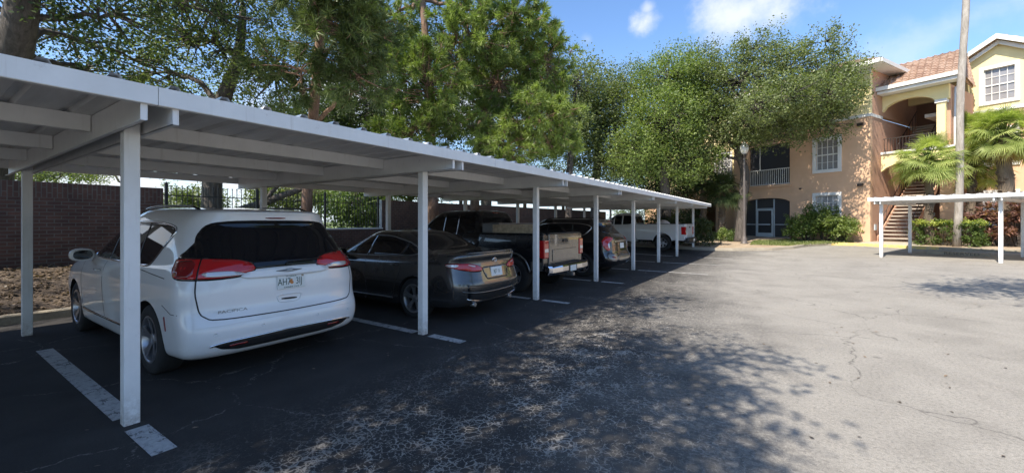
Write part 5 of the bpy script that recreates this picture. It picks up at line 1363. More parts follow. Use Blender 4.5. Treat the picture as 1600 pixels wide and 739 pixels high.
# ------------------------------------------------------------------ vegetation
LEAF_DENS = 1.0
def leaves_at(rng, centers, radii, per, size, flat=.75, tone_c=None, up=.35, aspect=.5):
    """centers (n,3); returns quad vertex array and tones. Leaves bunch on short sprays inside each clump."""
    per = int(per*LEAF_DENS); n = len(centers); N_ = n*per
    c = np.repeat(np.asarray(centers), per, 0); rad = np.repeat(np.asarray(radii), per)
    # sprays: each clump has several spray axes, leaves sit along them
    ns = max(3, per//9)
    axes = rng.normal(size=(n, ns, 3)); axes[:, :, 2] = axes[:, :, 2]*flat+.15; axes /= np.linalg.norm(axes, axis=2, keepdims=True)
    pick = rng.integers(0, ns, size=(n, per)); ax_ = axes[np.arange(n)[:, None], pick].reshape(-1, 3)
    t = rng.uniform(.15, 1.0, N_)**.6
    p = c + ax_*(rad*t)[:, None] + rng.normal(size=(N_, 3))*(rad*.20)[:, None]
    nrm = rng.normal(size=(N_, 3)); nrm[:, 2] += up*3; nrm /= np.linalg.norm(nrm, axis=1, keepdims=True)
    d = rng.normal(size=(N_, 3)) + ax_*1.0; d -= nrm*np.sum(d*nrm, 1)[:, None]; d /= np.linalg.norm(d, axis=1, keepdims=True)
    s = np.cross(nrm, d); L = size*rng.uniform(.65, 1.35, N_)[:, None]; wd = L*aspect
    V = np.empty((N_, 4, 3)); V[:, 0] = p-d*L*.5; V[:, 1] = p+s*wd*.5-d*L*.05; V[:, 2] = p+d*L*.5-nrm*L*.12; V[:, 3] = p-s*wd*.5-d*L*.05
    tone = np.repeat(rng.uniform(.15, .85, n) if tone_c is None else tone_c, per) + rng.normal(size=N_)*.18
    return V.reshape(-1, 3), np.clip(tone, 0, 1)
def needles_at(rng, centers, dirs, per, length, width=.016, tone=None):
    n = len(centers); N_ = n*per; c = np.repeat(np.asarray(centers), per, 0); D = np.repeat(np.asarray(dirs), per, 0)
    t = rng.uniform(-.16, .05, N_)[:, None]
    d = rng.normal(size=(N_, 3)); d /= np.linalg.norm(d, axis=1, keepdims=True); d = d*.80 + D*rng.uniform(.35, 1.1, N_)[:, None]; d[:, 2] -= .05; d /= np.linalg.norm(d, axis=1, keepdims=True)
    p = c + D*t; L = length*rng.uniform(.75, 1.15, N_)[:, None]
    s = np.cross(d, rng.normal(size=(N_, 3))); s /= np.linalg.norm(s, axis=1, keepdims=True)
    V = np.empty((N_, 3, 3)); V[:, 0] = p-s*width*.5; V[:, 1] = p+s*width*.5; V[:, 2] = p+d*L; V[:, 2, 2] -= L[:, 0]*.10
    tn = np.repeat(rng.uniform(.15, .85, n) if tone is None else tone, per)+rng.normal(size=N_)*.12
    return V.reshape(-1, 3), np.clip(tn, 0, 1)
def bez(a, b, c, n):
    return [a*(1-t)**2 + b*2*t*(1-t) + c*t*t for t in [i/n for i in range(n+1)]]
def skeleton(rng, mb, trunk, tr, blobs, clumps_of, limb_r=.13):
    """trunk: list of Vector; each blob gets a limb off the trunk; each clump a twig off its limb"""
    mb.tube(trunk, tr, 12)
    for bi, (c, r, k0) in enumerate(blobs):
        c = Vector(c); k = min(len(trunk)-1, max(1, int(k0*(len(trunk)-1)))); a = trunk[k]
        md = a.lerp(c, .5)+Vector((rng.normal()*.3, rng.normal()*.3, abs(rng.normal())*.3+.1))
        pts = bez(a, md, c, 9); pts = [p+Vector(rng.normal(size=3)*.05*(0 if i in (0, 9) else 1)) for i, p in enumerate(pts)]
        R0 = min(limb_r*(.6+.25*min(r)), tr[k]*.8); mb.tube(pts, [R0*(1-.7*i/9) for i in range(10)], 7)
        for cl in clumps_of[bi]:
            cl = Vector(cl); j = int(rng.integers(3, 10)); best = min(range(3, 10), key=lambda q: (pts[q]-cl).length+.3*rng.random()); s = pts[best]
            md2 = s.lerp(cl, .5)+Vector(rng.normal(size=3)*.12)
            mb.tube(bez(s, md2, cl, 3), [R0*.24+.008, R0*.18+.006, .012, .006], 4, cap=False)
def sample_blob(rng, c, r, n, shell=.55, gaps=.30):
    v = rng.normal(size=(int(n*1.5)+4, 3)); v /= np.linalg.norm(v, axis=1, keepdims=True); rad = rng.uniform(shell**2, 1, len(v))**.5
    p = np.asarray(c) + v*rad[:, None]*np.asarray(r); k = 2*PI/(.55+.35*max(r)); q = p*k
    f = np.sin(q[:, 0]+1.3*np.sin(q[:, 2]*.7))+np.sin(q[:, 1]*1.1+2.1*np.sin(q[:, 0]*.6))+np.sin(q[:, 2]*1.3+1.7)+rng.normal(size=len(v))*.5
    return p[np.argsort(-f)[:max(3, n)]]
def sample_blob_plain(rng, c, r, n, shell=.55):
    v = rng.normal(size=(n, 3)); v /= np.linalg.norm(v, axis=1, keepdims=True); rad = rng.uniform(shell**2, 1, n)**.5
    return np.asarray(c) + v*rad[:, None]*np.asarray(r)
TREE_N = 0
def oak(label, trunk, tr, blobs, leaf='leaf_oak', group=None, size=.085, per=46, dens=1.0, crad=.5, bark_='bark', name='oak_tree', seed=None, twigs=True, cat='tree', aspect=.55, lush=None):
    """blobs: (center, radii, attach fraction, n_clumps)"""
    global TREE_N; TREE_N += 1; rng = np.random.default_rng(seed or 100+TREE_N)
    b = Vector(trunk[0]); t = thing(name, label, cat, b, 0, group); mb = MB(); tp = [Vector(p)-b for p in trunk]
    # finer trunk path
    pts = []; rr = []
    for i in range(len(tp)-1):
        for j in range(4): f = j/4; pts.append(Vector([crom([np.array(p) for p in tp], i+f)[q] for q in range(3)])); rr.append(tr[i]+(tr[i+1]-tr[i])*f)
    pts.append(tp[-1]); rr.append(tr[-1]); rr[0] *= 1.35; rr[1] *= 1.08
    B = []; CL = []; allc = []
    for (c, r, k, n) in blobs:
        c = Vector(c)-b; n = max(4, int(n*dens)); cl = sample_blob(rng, c, r, n); B.append((c, r, k)); CL.append(cl if twigs else cl[:0]); allc.append(cl)
    skeleton(rng, mb, pts, rr, B, CL); mb.build('trunk', bark_, t)
    C_ = np.concatenate(allc); rad = crad*rng.uniform(.6, 1.35, len(C_))
    V, tn = leaves_at(rng, C_, rad*1.1, int(per*(2.1 if lush is None else lush)), size*1.12, aspect=aspect); link('crown', quads_mesh('crown', V, 4, tn), t, leaf); return t
def pine(label, trunk, tr, blobs, group=None, per=46, length=.24, seed=None, tufts=1.0, width=.016, needle='needle'):
    global TREE_N; TREE_N += 1; rng = np.random.default_rng(seed or 100+TREE_N)
    b = Vector(trunk[0]); t = thing('pine_tree', label, 'tree', b, 0, group); mb = MB(); tp = [Vector(p)-b for p in trunk]
    B = []; CL = []; cs = []; ds = []; tt = []
    for (c, r, k, n) in blobs:
        c = Vector(c)-b; n = max(3, int(n*tufts*1.5)); cl = sample_blob(rng, c, r, max(3, n//6), .35); B.append((c, r, k)); CL.append(cl)
        for q in cl:
            out = q-np.array(c); out = out/(np.linalg.norm(out)+1e-6); tone = rng.uniform(.2, .8)
            for _ in range(6):
                d = out+rng.normal(size=3)*.6+np.array((0, 0, .35)); d /= np.linalg.norm(d); o = q+d*rng.uniform(.05, .42)+rng.normal(size=3)*.08
                cs.append(o); ds.append(d); tt.append(np.clip(tone+rng.normal()*.12, 0, 1)); mb.tube([Vector(q), Vector(o)], [.012, .007], 4, cap=False)
    skeleton(rng, mb, tp, tr, B, CL, .10); mb.build('trunk', 'bark_pine', t)
    V, tn = needles_at(rng, cs, ds, per, length, width, np.array(tt)); link('crown', quads_mesh('crown', V, 3, tn), t, needle); return t
def bl(u, v, z, ru, rv, n, k=1.0, rz=None):
    """crown mass at image pixel u, v and depth z; half sizes in image pixels"""
    c = PX(u, v, z); a = ru*z/650; b = rv*z/650; return (tuple(c), (a, rz or (a*.8+.4), b), k, n)
def base(u, z, h=None):
    p = W((u-800)/650.3*z, z); p.z = (gz(p.x, p.y) if h is None else h); return p

# big oak whose trunk stands at the left edge
a = base(-40, 9.4, .5); oak('massive oak with dark leaning trunk at the far left behind the brick wall', [a, a+Vector((.1, .2, 2.2)), PX(12, 115, 9.2), PX(30, 40, 9.0), PX(42, -40, 8.8)], [.42, .38, .33, .28, .22],
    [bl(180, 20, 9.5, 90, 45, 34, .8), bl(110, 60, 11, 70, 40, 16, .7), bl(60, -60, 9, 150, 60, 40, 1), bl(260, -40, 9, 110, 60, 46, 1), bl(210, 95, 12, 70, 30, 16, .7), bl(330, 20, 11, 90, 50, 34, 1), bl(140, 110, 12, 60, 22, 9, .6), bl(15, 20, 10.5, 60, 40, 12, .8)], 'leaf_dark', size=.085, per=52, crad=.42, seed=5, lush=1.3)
# forked oak behind the fence
a = base(330, 12.9, .45); oak('forked oak with thick dark limbs rising behind the minivan', [a, PX(331, 300, 12.9), PX(338, 210, 12.9), PX(348, 158, 12.8), PX(372, 90, 12.8), PX(380, 10, 12.8)], [.30, .27, .25, .22, .15, .09],
    [bl(300, 60, 12.5, 80, 60, 60, .8), bl(430, 120, 13, 80, 60, 60, .8), bl(230, 120, 13.5, 80, 40, 36, .55), bl(370, -20, 12.5, 120, 60, 80, 1), bl(300, 165, 14.5, 90, 28, 30, .5), bl(420, 190, 15, 80, 26, 34, .5)], 'leaf_oak', size=.085, per=50, crad=.45, seed=6, lush=1.6)
m_ = None
# low limbs reaching past the fence
tl = thing('fallen_limb', 'dark crooked oak limb reaching across behind the iron fence', 'branch', tuple(PX(385, 318, 13.6))); o_ = Vector(tl.location)
m = MB(); m.tube([PX(372, 330, 13.6)-o_, PX(410, 318, 13.6)-o_, PX(440, 306, 13.7)-o_, PX(470, 296, 13.8)-o_, PX(500, 268, 13.9)-o_], [.14, .13, .11, .09, .06], 8); m.tube([PX(412, 318, 13.6)-o_, PX(425, 300, 13.6)-o_, PX(440, 285, 13.6)-o_], [.08, .06, .04], 7); m.build('limb', 'bark', tl)
# pines in the planting strip
p1 = base(677, 15.4, .75); pine('tall pine with reddish trunk and bright needle clusters behind the charcoal pickup', [p1, PX(676, 300, 15.4), PX(672, 200, 15.6), PX(668, 100, 15.8), PX(660, 0, 16), PX(655, -140, 16)], [.24, .20, .18, .15, .12, .07],
    [bl(665, 120, 14.6, 62, 62, 300, .55), bl(640, 210, 15, 60, 40, 170, .45), bl(740, 60, 15.5, 70, 60, 280, .7), bl(600, 40, 14.5, 50, 60, 190, .8), bl(690, -60, 16, 120, 60, 260, .9), bl(800, 30, 16.5, 60, 40, 200, .8), bl(715, 190, 15.5, 40, 40, 90, .5)], seed=11, per=36, length=.25, width=.030)
p2 = base(741, 17.2, .75); pine('spreading pine with light green needles reaching toward the oaks', [p2, PX(742, 300, 17.2), PX(748, 210, 17.4), PX(770, 120, 17.8), PX(800, 20, 18), PX(810, -60, 18)], [.22, .19, .16, .13, .10, .06],
    [bl(840, 190, 15.6, 55, 45, 260, .5), bl(790, 230, 15.8, 55, 34, 180, .45), bl(850, 100, 17, 45, 55, 200, .7), bl(780, 130, 17, 50, 50, 200, .6), bl(825, 60, 18, 50, 45, 150, .8), bl(870, 225, 16.5, 28, 28, 70, .5)], seed=12, per=36, length=.25, width=.030)
p3 = base(478, 12.4, .6); pine('near pine with long drooping needles above the minivan roofline', [p3, PX(480, 300, 12.4), PX(488, 200, 12.2), PX(500, 60, 11.8), PX(505, -60, 11.6)], [.17, .15, .14, .12, .08],
    [bl(540, 50, 10.2, 60, 55, 330, .8), bl(500, -20, 10, 90, 50, 300, .9), bl(470, 110, 10.8, 50, 36, 120, .6), bl(560, 120, 10.6, 36, 36, 120, .6)], seed=13, per=44, length=.27, width=.022, tufts=.62, needle='needle_shaded')
a = base(889, 24.5, .6); oak('slim sunlit trunk behind the black suv under the roof line', [a, PX(889, 300, 24.5), PX(893, 220, 24.5), PX(900, 140, 24.5)], [.22, .2, .17, .1], [bl(900, 130, 24.5, 50, 40, 50, 1), bl(880, 190, 24, 50, 40, 50, .8)], 'leaf_oak', size=.12, per=40, crad=.7, seed=14)
# dark evergreens between the pines
for (lab, u, z, bs, sd) in (('dark dense oak seen between the near pine and the tall pine', 590, 21, [(590, 180, 21, 90, 70, 170), (500, 200, 20, 70, 50, 90), (560, 80, 22, 110, 60, 130)], 21),
                            ('dark dense oak standing behind the spreading pine', 760, 24, [(760, 170, 24, 90, 80, 170), (700, 90, 24, 90, 70, 120), (830, 120, 25, 60, 60, 100)], 22)):
    a = base(u, z, .45); oak(lab, [a, PX(u, 300, z), PX(u+5, 200, z), PX(u-5, 100, z)], [.35, .3, .24, .12], [bl(*q[:5], q[5], .9) for q in bs], 'leaf_dark', 'dark oaks behind the pines', size=.12, per=48, crad=.75, seed=sd)
# row of oaks toward the building
a = base(930, 27, .45); oak('tall rounded oak to the right of the pines', [a, PX(930, 300, 27), PX(935, 220, 27), PX(925, 150, 27)], [.32, .28, .24, .12],
    [bl(920, 160, 27, 55, 55, 130, .9), bl(965, 190, 26.5, 50, 55, 120, .8), bl(895, 215, 26, 45, 45, 80, .7), bl(950, 255, 26, 60, 35, 90, .6), bl(985, 140, 28, 35, 35, 50, .9)], 'leaf_oak', size=.115, per=52, crad=.75, seed=31)
a = base(1040, 25, .3); oak('dense oak with bright lower leaves left of the street lamp', [a, PX(1040, 310, 25), PX(1035, 240, 25), PX(1040, 160, 25)], [.34, .3, .24, .12],
    [bl(1035, 190, 24.5, 62, 55, 150, .8), bl(1050, 120, 25, 55, 40, 100, 1), bl(990, 240, 24, 45, 45, 90, .7), bl(1070, 250, 24.5, 45, 40, 80, .7), bl(1090, 150, 25.5, 50, 50, 100, .9)], 'leaf_bright', size=.11, per=52, crad=.7, seed=32)
a = base(1040, 31, .45); oak('shadowy oak filling the gap behind the white pickup', [a, PX(1030, 310, 31), PX(1030, 270, 31), PX(1035, 230, 31)], [.34, .3, .24, .12], [bl(1000, 275, 31, 60, 35, 90, .8), bl(1075, 285, 31, 60, 35, 90, .8), bl(1040, 230, 31, 80, 40, 90, 1)], 'leaf_dark', size=.12, per=46, crad=.8, seed=33)
# lamp side oak, its crown hides half the facade
a = base(1156, 24.6); oak('large oak with mottled trunk behind the street lamp spreading over the facade', [a, PX(1160, 320, 24.6), PX(1164, 270, 24.5), PX(1152, 235, 24.4), PX(1150, 190, 24.3), PX(1165, 120, 24.2)], [.30, .26, .25, .16, .12, .07],
    [bl(1150, 130, 24, 75, 50, 150, .95), bl(1230, 110, 23.5, 60, 42, 120, .9), bl(1265, 160, 23, 55, 40, 110, .7), bl(1300, 110, 22.5, 36, 34, 46, .8), bl(1180, 190, 23.2, 60, 36, 100, .8), bl(1120, 190, 24.5, 45, 36, 80, .6), bl(1110, 110, 25, 50, 36, 80, .9), bl(1290, 195, 22.6, 36, 26, 36, .65), bl(1180, 75, 24, 40, 26, 36, 1), bl(1290, 65, 22.8, 34, 20, 18, 1), bl(1100, 235, 24.5, 26, 22, 20, .5), bl(1215, 212, 23.2, 50, 20, 44, .6), bl(1135, 222, 24, 34, 20, 26, .5), bl(1325, 150, 22.3, 22, 30, 22, .7), bl(1235, 150, 20.6, 50, 34, 56, .8), bl(1292, 150, 20.6, 40, 34, 44, .8), bl(1190, 165, 20.8, 40, 30, 34, .7), bl(1320, 110, 21, 24, 24, 20, .8)],
    'leaf_oak', size=.105, per=50, crad=.55, seed=34, lush=1.45)
# dark palm thicket at the end of the bays
def fan_palm(label, base_p, top, trunk_r, frond_n, petiole, fan_r, seed, leaf='palm_leaf', dead=0, bark_='bark_palm_d', seg=30, group=None, name='fan_palm', hang=.0):
    rng = np.random.default_rng(seed); b = Vector(base_p); t = thing(name, label, 'palm', b, 0, group); top = Vector(top)-b; mb = MB()
    n = 14; pts = [Vector((top.x*i/n+.04*math.sin(i), top.y*i/n, top.z*i/n)) for i in range(n+1)]
    mb.tube(pts, [trunk_r*(1.25-.3*i/n+.05*(i % 2)) for i in range(n+1)], 12)
    if bark_ == 'bark_palm_d':
        for i in range(60):   # old leaf bases
            f = rng.uniform(.15, 1); a = rng.uniform(0, 2*PI); c = top*f; rr = trunk_r*1.05; mb.cbox((0, 0, 0), (.05, .12, .16), mtx=Matrix.Translation(c+Vector((math.cos(a)*rr, math.sin(a)*rr, 0))) @ Matrix.Rotation(a, 4, 'Z') @ Matrix.Rotation(R(35), 4, 'Y'))
    mb.build('trunk', bark_, t)
    pet = MB()
    def frond(a, el, L_, fr, V, T, tone):
        d = Vector((math.cos(a)*math.cos(el), math.sin(a)*math.cos(el), math.sin(el))); mid = top+d*L_*.6+Vector((0, 0, .10*L_)); end = top+d*L_+Vector((0, 0, -.10*L_))
        pet.tube([top, mid, end], [.022, .016, .011], 4, cap=False)
        fd = (end-mid).normalized(); side = fd.cross(Vector((0, 0, 1)));
        if side.length < .1: side = Vector((1, 0, 0))
        side.normalize(); tw = rng.uniform(-.6, .6); side = (side*math.cos(tw)+side.cross(fd)*math.sin(tw)).normalized(); up = side.cross(fd)
        for k in range(seg):
            th = R(-125+250*k/(seg-1)); dd = (fd*math.cos(th)+side*math.sin(th)+up*(.12*math.cos(2*th))).normalized()
            L2 = fr*(1-.25*abs(math.sin(th/2)))*rng.uniform(.9, 1.08); w = fr*math.pi*250/360/seg*.62
            s2 = dd.cross(up); s2.normalize() if s2.length > 0 else None
            p1 = end+dd*L2*.55; p2 = end+dd*L2+Vector((0, 0, -L2*rng.uniform(.05, .42)))
            V += [tuple(end), tuple(p1-s2*w*.5), tuple(p2), tuple(p1+s2*w*.5)]; T.append(min(1, max(0, tone+rng.normal()*.1)))
    V, T = [], []
    for i in range(int(frond_n*1.5)):
        el = R(rng.uniform(-42, 82)); frond(rng.uniform(0, 2*PI), el, petiole*rng.uniform(.75, 1.15), fan_r*rng.uniform(.85, 1.1), V, T, rng.uniform(.15, .85))
    link('crown', quads_mesh('crown', np.array(V), 4, T), t, leaf); pet.build('petioles', 'palm_leaf', t)
    if dead:
        V, T = [], []
        for i in range(dead): frond(rng.uniform(0, 2*PI), R(rng.uniform(-75, -45)), petiole*.7, fan_r*.85, V, T, rng.uniform(.2, .9))
        link('dry_fronds', quads_mesh('dry', np.array(V), 4, T), t, 'palm_dead')
    return t
fan_palm('dark fan palm in the shade at the far end of the long carport', base(1128, 25.5), PX(1128, 300, 25.5), .16, 26, .95, .85, 41, 'leaf_dark')
fan_palm('shaded fan palm just left of the mottled oak trunk', base(1098, 26.5), PX(1100, 282, 26.5), .16, 24, .9, .8, 42, 'leaf_dark')
def bush(label, u, z, h0, blobs, leaf, size, per, crad, seed, name='shrub', cat='shrub', group=None, aspect=.5, stems=5):
    rng = np.random.default_rng(seed); b = base(u, z); b.z += .1; t = thing(name, label, cat, b, 0, group); mb = MB(); cs = []
    for (du, v, ru, rv, n) in blobs:
        c, r, _, _ = bl(u+du, v, z, ru, rv, 1); c = Vector(c)-b; cl = sample_blob(rng, c, (r[0], r[0]*.9, r[2]), n, .5); cs.append(cl)
        for q in cl[::3]: s = Vector((q[0]*.25, q[1]*.25, 0)); mb.tube(bez(s, Vector((q[0]*.4, q[1]*.4, q[2]*.6)), Vector(q), 3), [.02, .015, .01, .006], 4, cap=False)
    mb.build('stems', 'bark', t); C_ = np.concatenate(cs); C_[:, 2] = np.maximum(C_[:, 2], .08)
    V, tn = leaves_at(rng, C_, crad*rng.uniform(.7, 1.3, len(C_)), per, size, aspect=aspect); link('foliage', quads_mesh('foliage', V, 4, tn), t, leaf); return t
bush('broad green shrub under the left of the ground floor window', 1262, 23.6, 0, [(-6, 352, 20, 20, 46), (10, 345, 22, 22, 46), (-22, 362, 12, 12, 14)], 'leaf_hedge', .12, 46, .34, 51)
bush('bright green shrub at the right foot of the orange facade', 1316, 22.6, 0, [(0, 360, 18, 15, 40), (-16, 350, 16, 16, 26), (8, 350, 10, 8, 10)], 'leaf_bright', .13, 44, .32, 52)
bush('dark sprawling shrub between the two facade shrubs', 1290, 23.4, 0, [(0, 340, 24, 18, 46)], 'leaf_hedge', .12, 40, .34, 53)
bush('small leafy plant beside the screened porch', 1237, 24.5, 0, [(0, 352, 9, 14, 14)], 'leaf_hedge', .11, 36, .26, 54)
bush('bright green column of leaves at the end of the dark hedge', 1125, 22.9, 0, [(0, 368, 6, 13, 16)], 'leaf_bright', .10, 50, .22, 55)
bush('low dark ground shrub at the foot of the mottled oak', 1140, 25, 0, [(0, 370, 16, 8, 26)], 'leaf_hedge', .10, 36, .3, 56)
# clipped hedges
def hedge(label, c, size, rz, leaf, n, lsize, seed, per=30, tone=None):
    rng = np.random.default_rng(seed); t = thing('hedge', label, 'hedge', c, rz)
    sx_, sy_, sz_ = size; P = rng.uniform(-1, 1, (n, 3)); ax_ = rng.integers(0, 5, n)
    for i, a in enumerate(ax_):
        if a == 0: P[i, 0] = 1
        elif a == 1: P[i, 0] = -1
        elif a == 2: P[i, 1] = 1
        elif a == 3: P[i, 1] = -1
        else: P[i, 2] = 1
    P *= rng.uniform(.72, 1.0, (n, 1)); C_ = P*np.array((sx_/2, sy_/2, sz_/2)); C_[:, 2] += sz_/2
    mb = MB()
    for i in range(0, n, 6): q = C_[i]; mb.tube([Vector((q[0]*.8, q[1]*.5, 0)), Vector((q[0]*.85, q[1]*.7, q[2]*.5)), Vector(q)], [.018, .013, .006], 4, cap=False)
    mb.build('stems', 'bark', t); V, tn = leaves_at(rng, C_, .2*rng.uniform(.7, 1.3, n), per, lsize, up=.25); link('foliage', quads_mesh('foliage', V, 4, tn), t, leaf); return t
hedge('long dark hedge beyond the white pickup at the end of the bays', (-6.4, 24.75, gz(-6.4, 24.7)+.1), (5.6, 1.5, 1.4), 0, 'leaf_dark', 420, .09, 61)
q = W(20.55, 19.6); hedge('clipped hedge with golden top leaves under the tall palm trunk', (q.x, q.y, gz(q.x, q.y)+.1), (2.3, 1.1, 1.12), BANG+R(-8), 'leaf_hedge', 200, .085, 62)
def top_flush(parent, sx_, sy_, z, n, seed):
    rng = np.random.default_rng(seed); C_ = np.stack([rng.uniform(-sx_/2, sx_/2, n), rng.uniform(-sy_/2, sy_/2, n), z+rng.normal(size=n)*.03], 1)
    V, tn = leaves_at(rng, C_, .14*rng.uniform(.7, 1.3, n), 26, .08, up=.5); link('young_leaves', quads_mesh('young', V, 4, tn), parent, 'leaf_gold')
top_flush([o for o in col.objects if o.name.startswith('hedge') and 'golden' in o.get('label', '')][0], 2.35, 1.15, 1.10, 130, 63)
# red cordylines
def red_plant(label, u, z, v, ru, rv, n, seed):
    rng = np.random.default_rng(seed); b = base(u, z); b.z += .1; t = thing('red_shrub', label, 'shrub', b); c, r, _, _ = bl(u, v, z, ru, rv, 1); c = Vector(c)-b; C_ = sample_blob(rng, c, (r[0], r[0]*.8, r[2]), n, .3); mb = MB()
    for q in C_: mb.tube(bez(Vector((q[0]*.3, q[1]*.3, 0)), Vector((q[0]*.6, q[1]*.6, q[2]*.5)), Vector(q), 3), [.025, .02, .015, .012], 5, cap=False)
    mb.build('stems', 'bark', t); per = 22; N_ = n*per; cc = np.repeat(C_, per, 0); d = rng.normal(size=(N_, 3)); d[:, 2] = np.abs(d[:, 2])*.9+.1; d /= np.linalg.norm(d, axis=1, keepdims=True)
    s = np.cross(d, np.array((0, 0, 1.0))+rng.normal(size=(N_, 3))*.2); s /= np.linalg.norm(s, axis=1, keepdims=True); L_ = rng.uniform(.28, .5, N_)[:, None]
    V = np.empty((N_, 4, 3)); V[:, 0] = cc; V[:, 1] = cc+d*L_*.5+s*.035; V[:, 2] = cc+d*L_; V[:, 2, 2] -= L_[:, 0]*.35; V[:, 3] = cc+d*L_*.5-s*.035
    link('foliage', quads_mesh('foliage', V.reshape(-1, 3), 4, np.clip(np.repeat(rng.uniform(.1, .9, n), per)+rng.normal(size=N_)*.15, 0, 1)), t, 'leaf_red'); return t
red_plant('dense reddish cordyline shrub right of the clipped hedge', 1540, 19.4, 345, 22, 26, 50, 71); red_plant('reddish cordyline shrub at the right edge beside the second carport post', 1594, 18.4, 338, 20, 28, 46, 72); red_plant('low dark red shrub below the cordylines', 1560, 18.7, 365, 22, 12, 26, 73)
# palms on the right
fan_palm('bushy fan palm with bright fronds in front of the stairs', base(1452, 20.2), PX(1452, 252, 20.0), .14, 56, 1.0, .68, 81)
fan_palm('shaggy fan palm with rough brown trunk and a few yellow fronds at the right edge', base(1572, 19.3), PX(1570, 212, 19.2), .24, 72, 1.05, .70, 82, dead=16)
fan_palm('smaller fan palm rising behind the tall palm trunk', base(1530, 21.5), PX(1528, 205, 21.4), .15, 50, .9, .6, 83)
fan_palm('low fan palm with dense fronds right of the tall palm trunk', base(1512, 20.6), PX(1520, 262, 20.6), .14, 50, .95, .6, 84)
# tall slim palm trunk leaving the frame
tb_ = base(1494, 19.0); fan_palm('very tall palm with slim pale grey trunk rising out of view', tb_, PX(1520, -330, 18.8), .115, 40, 1.3, 1.1, 85, bark_='bark_palm', name='tall_palm')
# shrubs and trees beyond the brick wall
rs = random.Random(3)
oak_defs = []
for i, (u, z, v, ru, rv, n, lf) in enumerate([(60, 26, 262, 90, 20, 60, 'leaf_oak'), (200, 30, 250, 80, 16, 50, 'leaf_oak'), (455, 24, 300, 55, 26, 70, 'leaf_oak'), (300, 22, 318, 45, 22, 60, 'leaf_oak'), (560, 19, 320, 45, 36, 60, 'leaf_hedge'), (500, 34, 290, 50, 26, 60, 'leaf_oak'), (640, 26, 275, 60, 40, 70, 'leaf_oak'), (720, 30, 268, 60, 40, 70, 'leaf_dark'), (820, 32, 262, 60, 40, 70, 'leaf_dark'), (880, 36, 280, 50, 36, 60, 'leaf_oak')]):
    a = base(u, z, .45); lab = ['low spreading tree beyond the left brick wall', 'small distant tree above the left brick wall', 'bright sunlit tree seen through the middle of the iron fence', 'leafy shrub tree seen through the left of the iron fence', 'sunlit shrub tree seen through the right of the iron fence', 'distant tree behind the middle of the iron fence', 'mid green tree behind the wall and pine trunk', 'dark tree behind the wall above the charcoal pickup', 'dark tree behind the wall above the black suv', 'leafy tree above the far end of the brick wall'][i]
    oak(lab, [a, a.lerp(PX(u, v, z), .6), PX(u, v-rv*.3, z)], [.16, .13, .08], [bl(u, v, z, ru, rv, n, 1), bl(u-ru*.5, v+rv*.5, z-.5, ru*.6, rv*.6, n//2, .6), bl(u+ru*.5, v+rv*.5, z+.5, ru*.6, rv*.6, n//2, .6)], lf, 'trees beyond the brick wall', size=.12, per=34, crad=.6, name='tree', seed=200+i)
# shrubs at the far end of the wall
for i, (u, z, v, ru, rv, n, lf, lab) in enumerate([(985, 34, 335, 36, 12, 70, 'leaf_bright', 'sunlit shrub seen over the bed of the white pickup'), (1045, 30, 338, 30, 10, 60, 'leaf_hedge', 'green shrub behind the tailgate of the white pickup'), (1085, 27.5, 340, 16, 16, 40, 'leaf_dark', 'dark shrub beside the last carport post')]):
    bush(lab, u, z, 0, [(0, v, ru, rv, n), (0, v+10, ru, rv, n//2)], lf, .12, 34, .45, 260+i)
# overhanging oaks outside the view whose shade dapples the lot
oak('broad shade oak beside the drive, its limbs hanging over the near pavement', [(-12.2, -5.5, .6), (-11.8, -5.2, 3), (-10.5, -4.6, 5), (-8.2, -3.6, 6.6), (-5.5, -2.6, 7.4)], [.5, .42, .36, .26, .14],
    [((-5.2, -1.6, 7.0), (2.6, 2.6, 1.3), 1, 120), ((-3.0, -3.0, 6.6), (1.9, 2.6, 1.1), 1, 100), ((-7.5, -4.5, 8), (3, 2.6, 1.6), .8, 80), ((-4.2, -5.6, 7.2), (2.6, 2.0, 1.2), 1, 80), ((-10.5, -6.5, 8.5), (3, 3, 1.6), .6, 50), ((-4.9, 2.2, 7.2), (1.9, 1.9, .8), 1, 60), ((-2.3, -.6, 6.8), (1.3, 1.6, .8), 1, 36)], 'leaf_oak', 'shade oaks', size=.10, per=44, crad=.55, seed=91)
oak('shade oak on the right side of the drive shading the far right pavement', [(9.5, 9.6, 0.2), (9.3, 9.5, 3), (8.2, 9.3, 5.5), (6.2, 9.1, 7)], [.4, .34, .26, .14],
    [((5.6, 8.8, 7.0), (2.6, 2.2, 1.1), 1, 50), ((8.8, 9.6, 8), (3.2, 3, 1.6), .8, 60), ((4.2, 9.4, 7.2), (1.9, 1.5, .7), 1, 36), ((6.4, 10.6, 7.2), (2.2, 1.6, .8), 1, 44), ((2.9, 8.5, 7.0), (1.7, 1.2, .6), 1, 34), ((4.6, 7.4, 7.0), (1.9, 1.4, .6), 1, 36), ((3.6, 6.1, 7.0), (1.2, 1.0, .5), 1, 14)], 'leaf_oak', 'shade oaks', size=.10, per=44, crad=.55, seed=92)
for i, (x, y, lab) in enumerate([(19, -5, 'unseen oak added for reflections across the lot near the entrance drive'), (24, 4, 'unseen oak added for reflections across the lot opposite the minivan'), (14, -14, 'unseen oak added for reflections behind the camera')]):  # unseen oaks added so the vehicles mirror trees instead of bright sky
    a = Vector((x, y, gz(x, y))); oak(lab, [a, a+Vector((0, 0, 3)), a+Vector((.3, 0, 5))], [.35, .3, .2], [(a+Vector((0, 0, 6)), (3.6, 3.6, 2.2), 1, 90), (a+Vector((1.5, 2.5, 5.5)), (2.6, 2.6, 1.8), .8, 50)], 'leaf_oak', 'unseen oaks added for reflections', size=.16, per=34, crad=.8, seed=300+i)
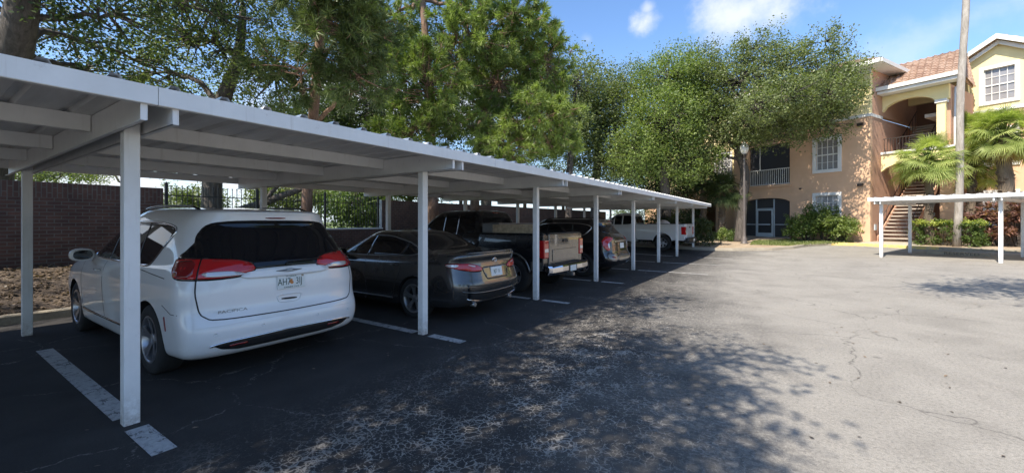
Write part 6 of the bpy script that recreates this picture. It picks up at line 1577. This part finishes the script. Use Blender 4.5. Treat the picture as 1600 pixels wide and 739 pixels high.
# litter on the planting strip and grass tufts on the lawn
rng = np.random.default_rng(7)
n = 9000; Yl = rng.uniform(-3, 16, n); Xl = -10.25-rng.uniform(0, 1, n)**1.0*2.5
cz = np.array([berm(a, b)+.03*math.sin(a*7+b*3.1)*math.cos(b*2.3) for a, b in zip(Xl, Yl)])+.012
V, tn = leaves_at(rng, np.stack([Xl, Yl, cz], 1), np.full(n, .05), 3, .06, flat=.05, up=1.2, aspect=.5); V[:, 2] = np.maximum(V[:, 2], np.repeat(np.repeat(cz, 3), 4)-.012)
stuff(link('leaf_litter', quads_mesh('leaf_litter', V, 4, tn), None, 'litter')); tag(col.objects['leaf_litter'], 'dry fallen leaves scattered over the mulch along the brick wall', 'leaf litter')
n = 500; Y2 = rng.uniform(-1, 22, n); X2 = rng.uniform(-4.5, 3, n)
V, tn = leaves_at(rng, np.stack([X2, Y2, np.array([gz(a, b) for a, b in zip(X2, Y2)])+.010], 1), np.full(n, .01), 1, .04, flat=.02, up=3, aspect=.5)
stuff(link('leaf_litter', quads_mesh('ll', V, 4, tn), None, 'litter')); tag(col.objects['leaf_litter.001'], 'few small dry leaves lying on the open pavement', 'leaf litter')
n = 9000; pts = np.stack([rng.uniform(-1.9, 2.9, n), rng.uniform(25.9, 29.8, n)], 1)
keep = [i for i, (a, b) in enumerate(pts) if (b > 25.9+.9*max(0, a+.2) and b < 30-.6*abs(a-.5))]; pts = pts[keep]
gzv = np.array([gz(a, b)+.12 for a, b in pts]); N_ = len(pts); d = rng.normal(size=(N_, 3))*.4; d[:, 2] = 1; base_ = np.column_stack([pts, gzv]); h = rng.uniform(.03, .09, N_)[:, None]; s = rng.normal(size=(N_, 3)); s[:, 2] = 0; s /= np.linalg.norm(s, axis=1, keepdims=True)
V = np.empty((N_, 3, 3)); V[:, 0] = base_-s*.02; V[:, 1] = base_+s*.02; V[:, 2] = base_+d*h
stuff(link('lawn_grass', quads_mesh('lawn_grass', V.reshape(-1, 3), 3, rng.uniform(0, 1, N_)), None, 'grassblade')); tag(col.objects['lawn_grass'], 'small patch of pale lawn in front of the screened porch', 'grass')
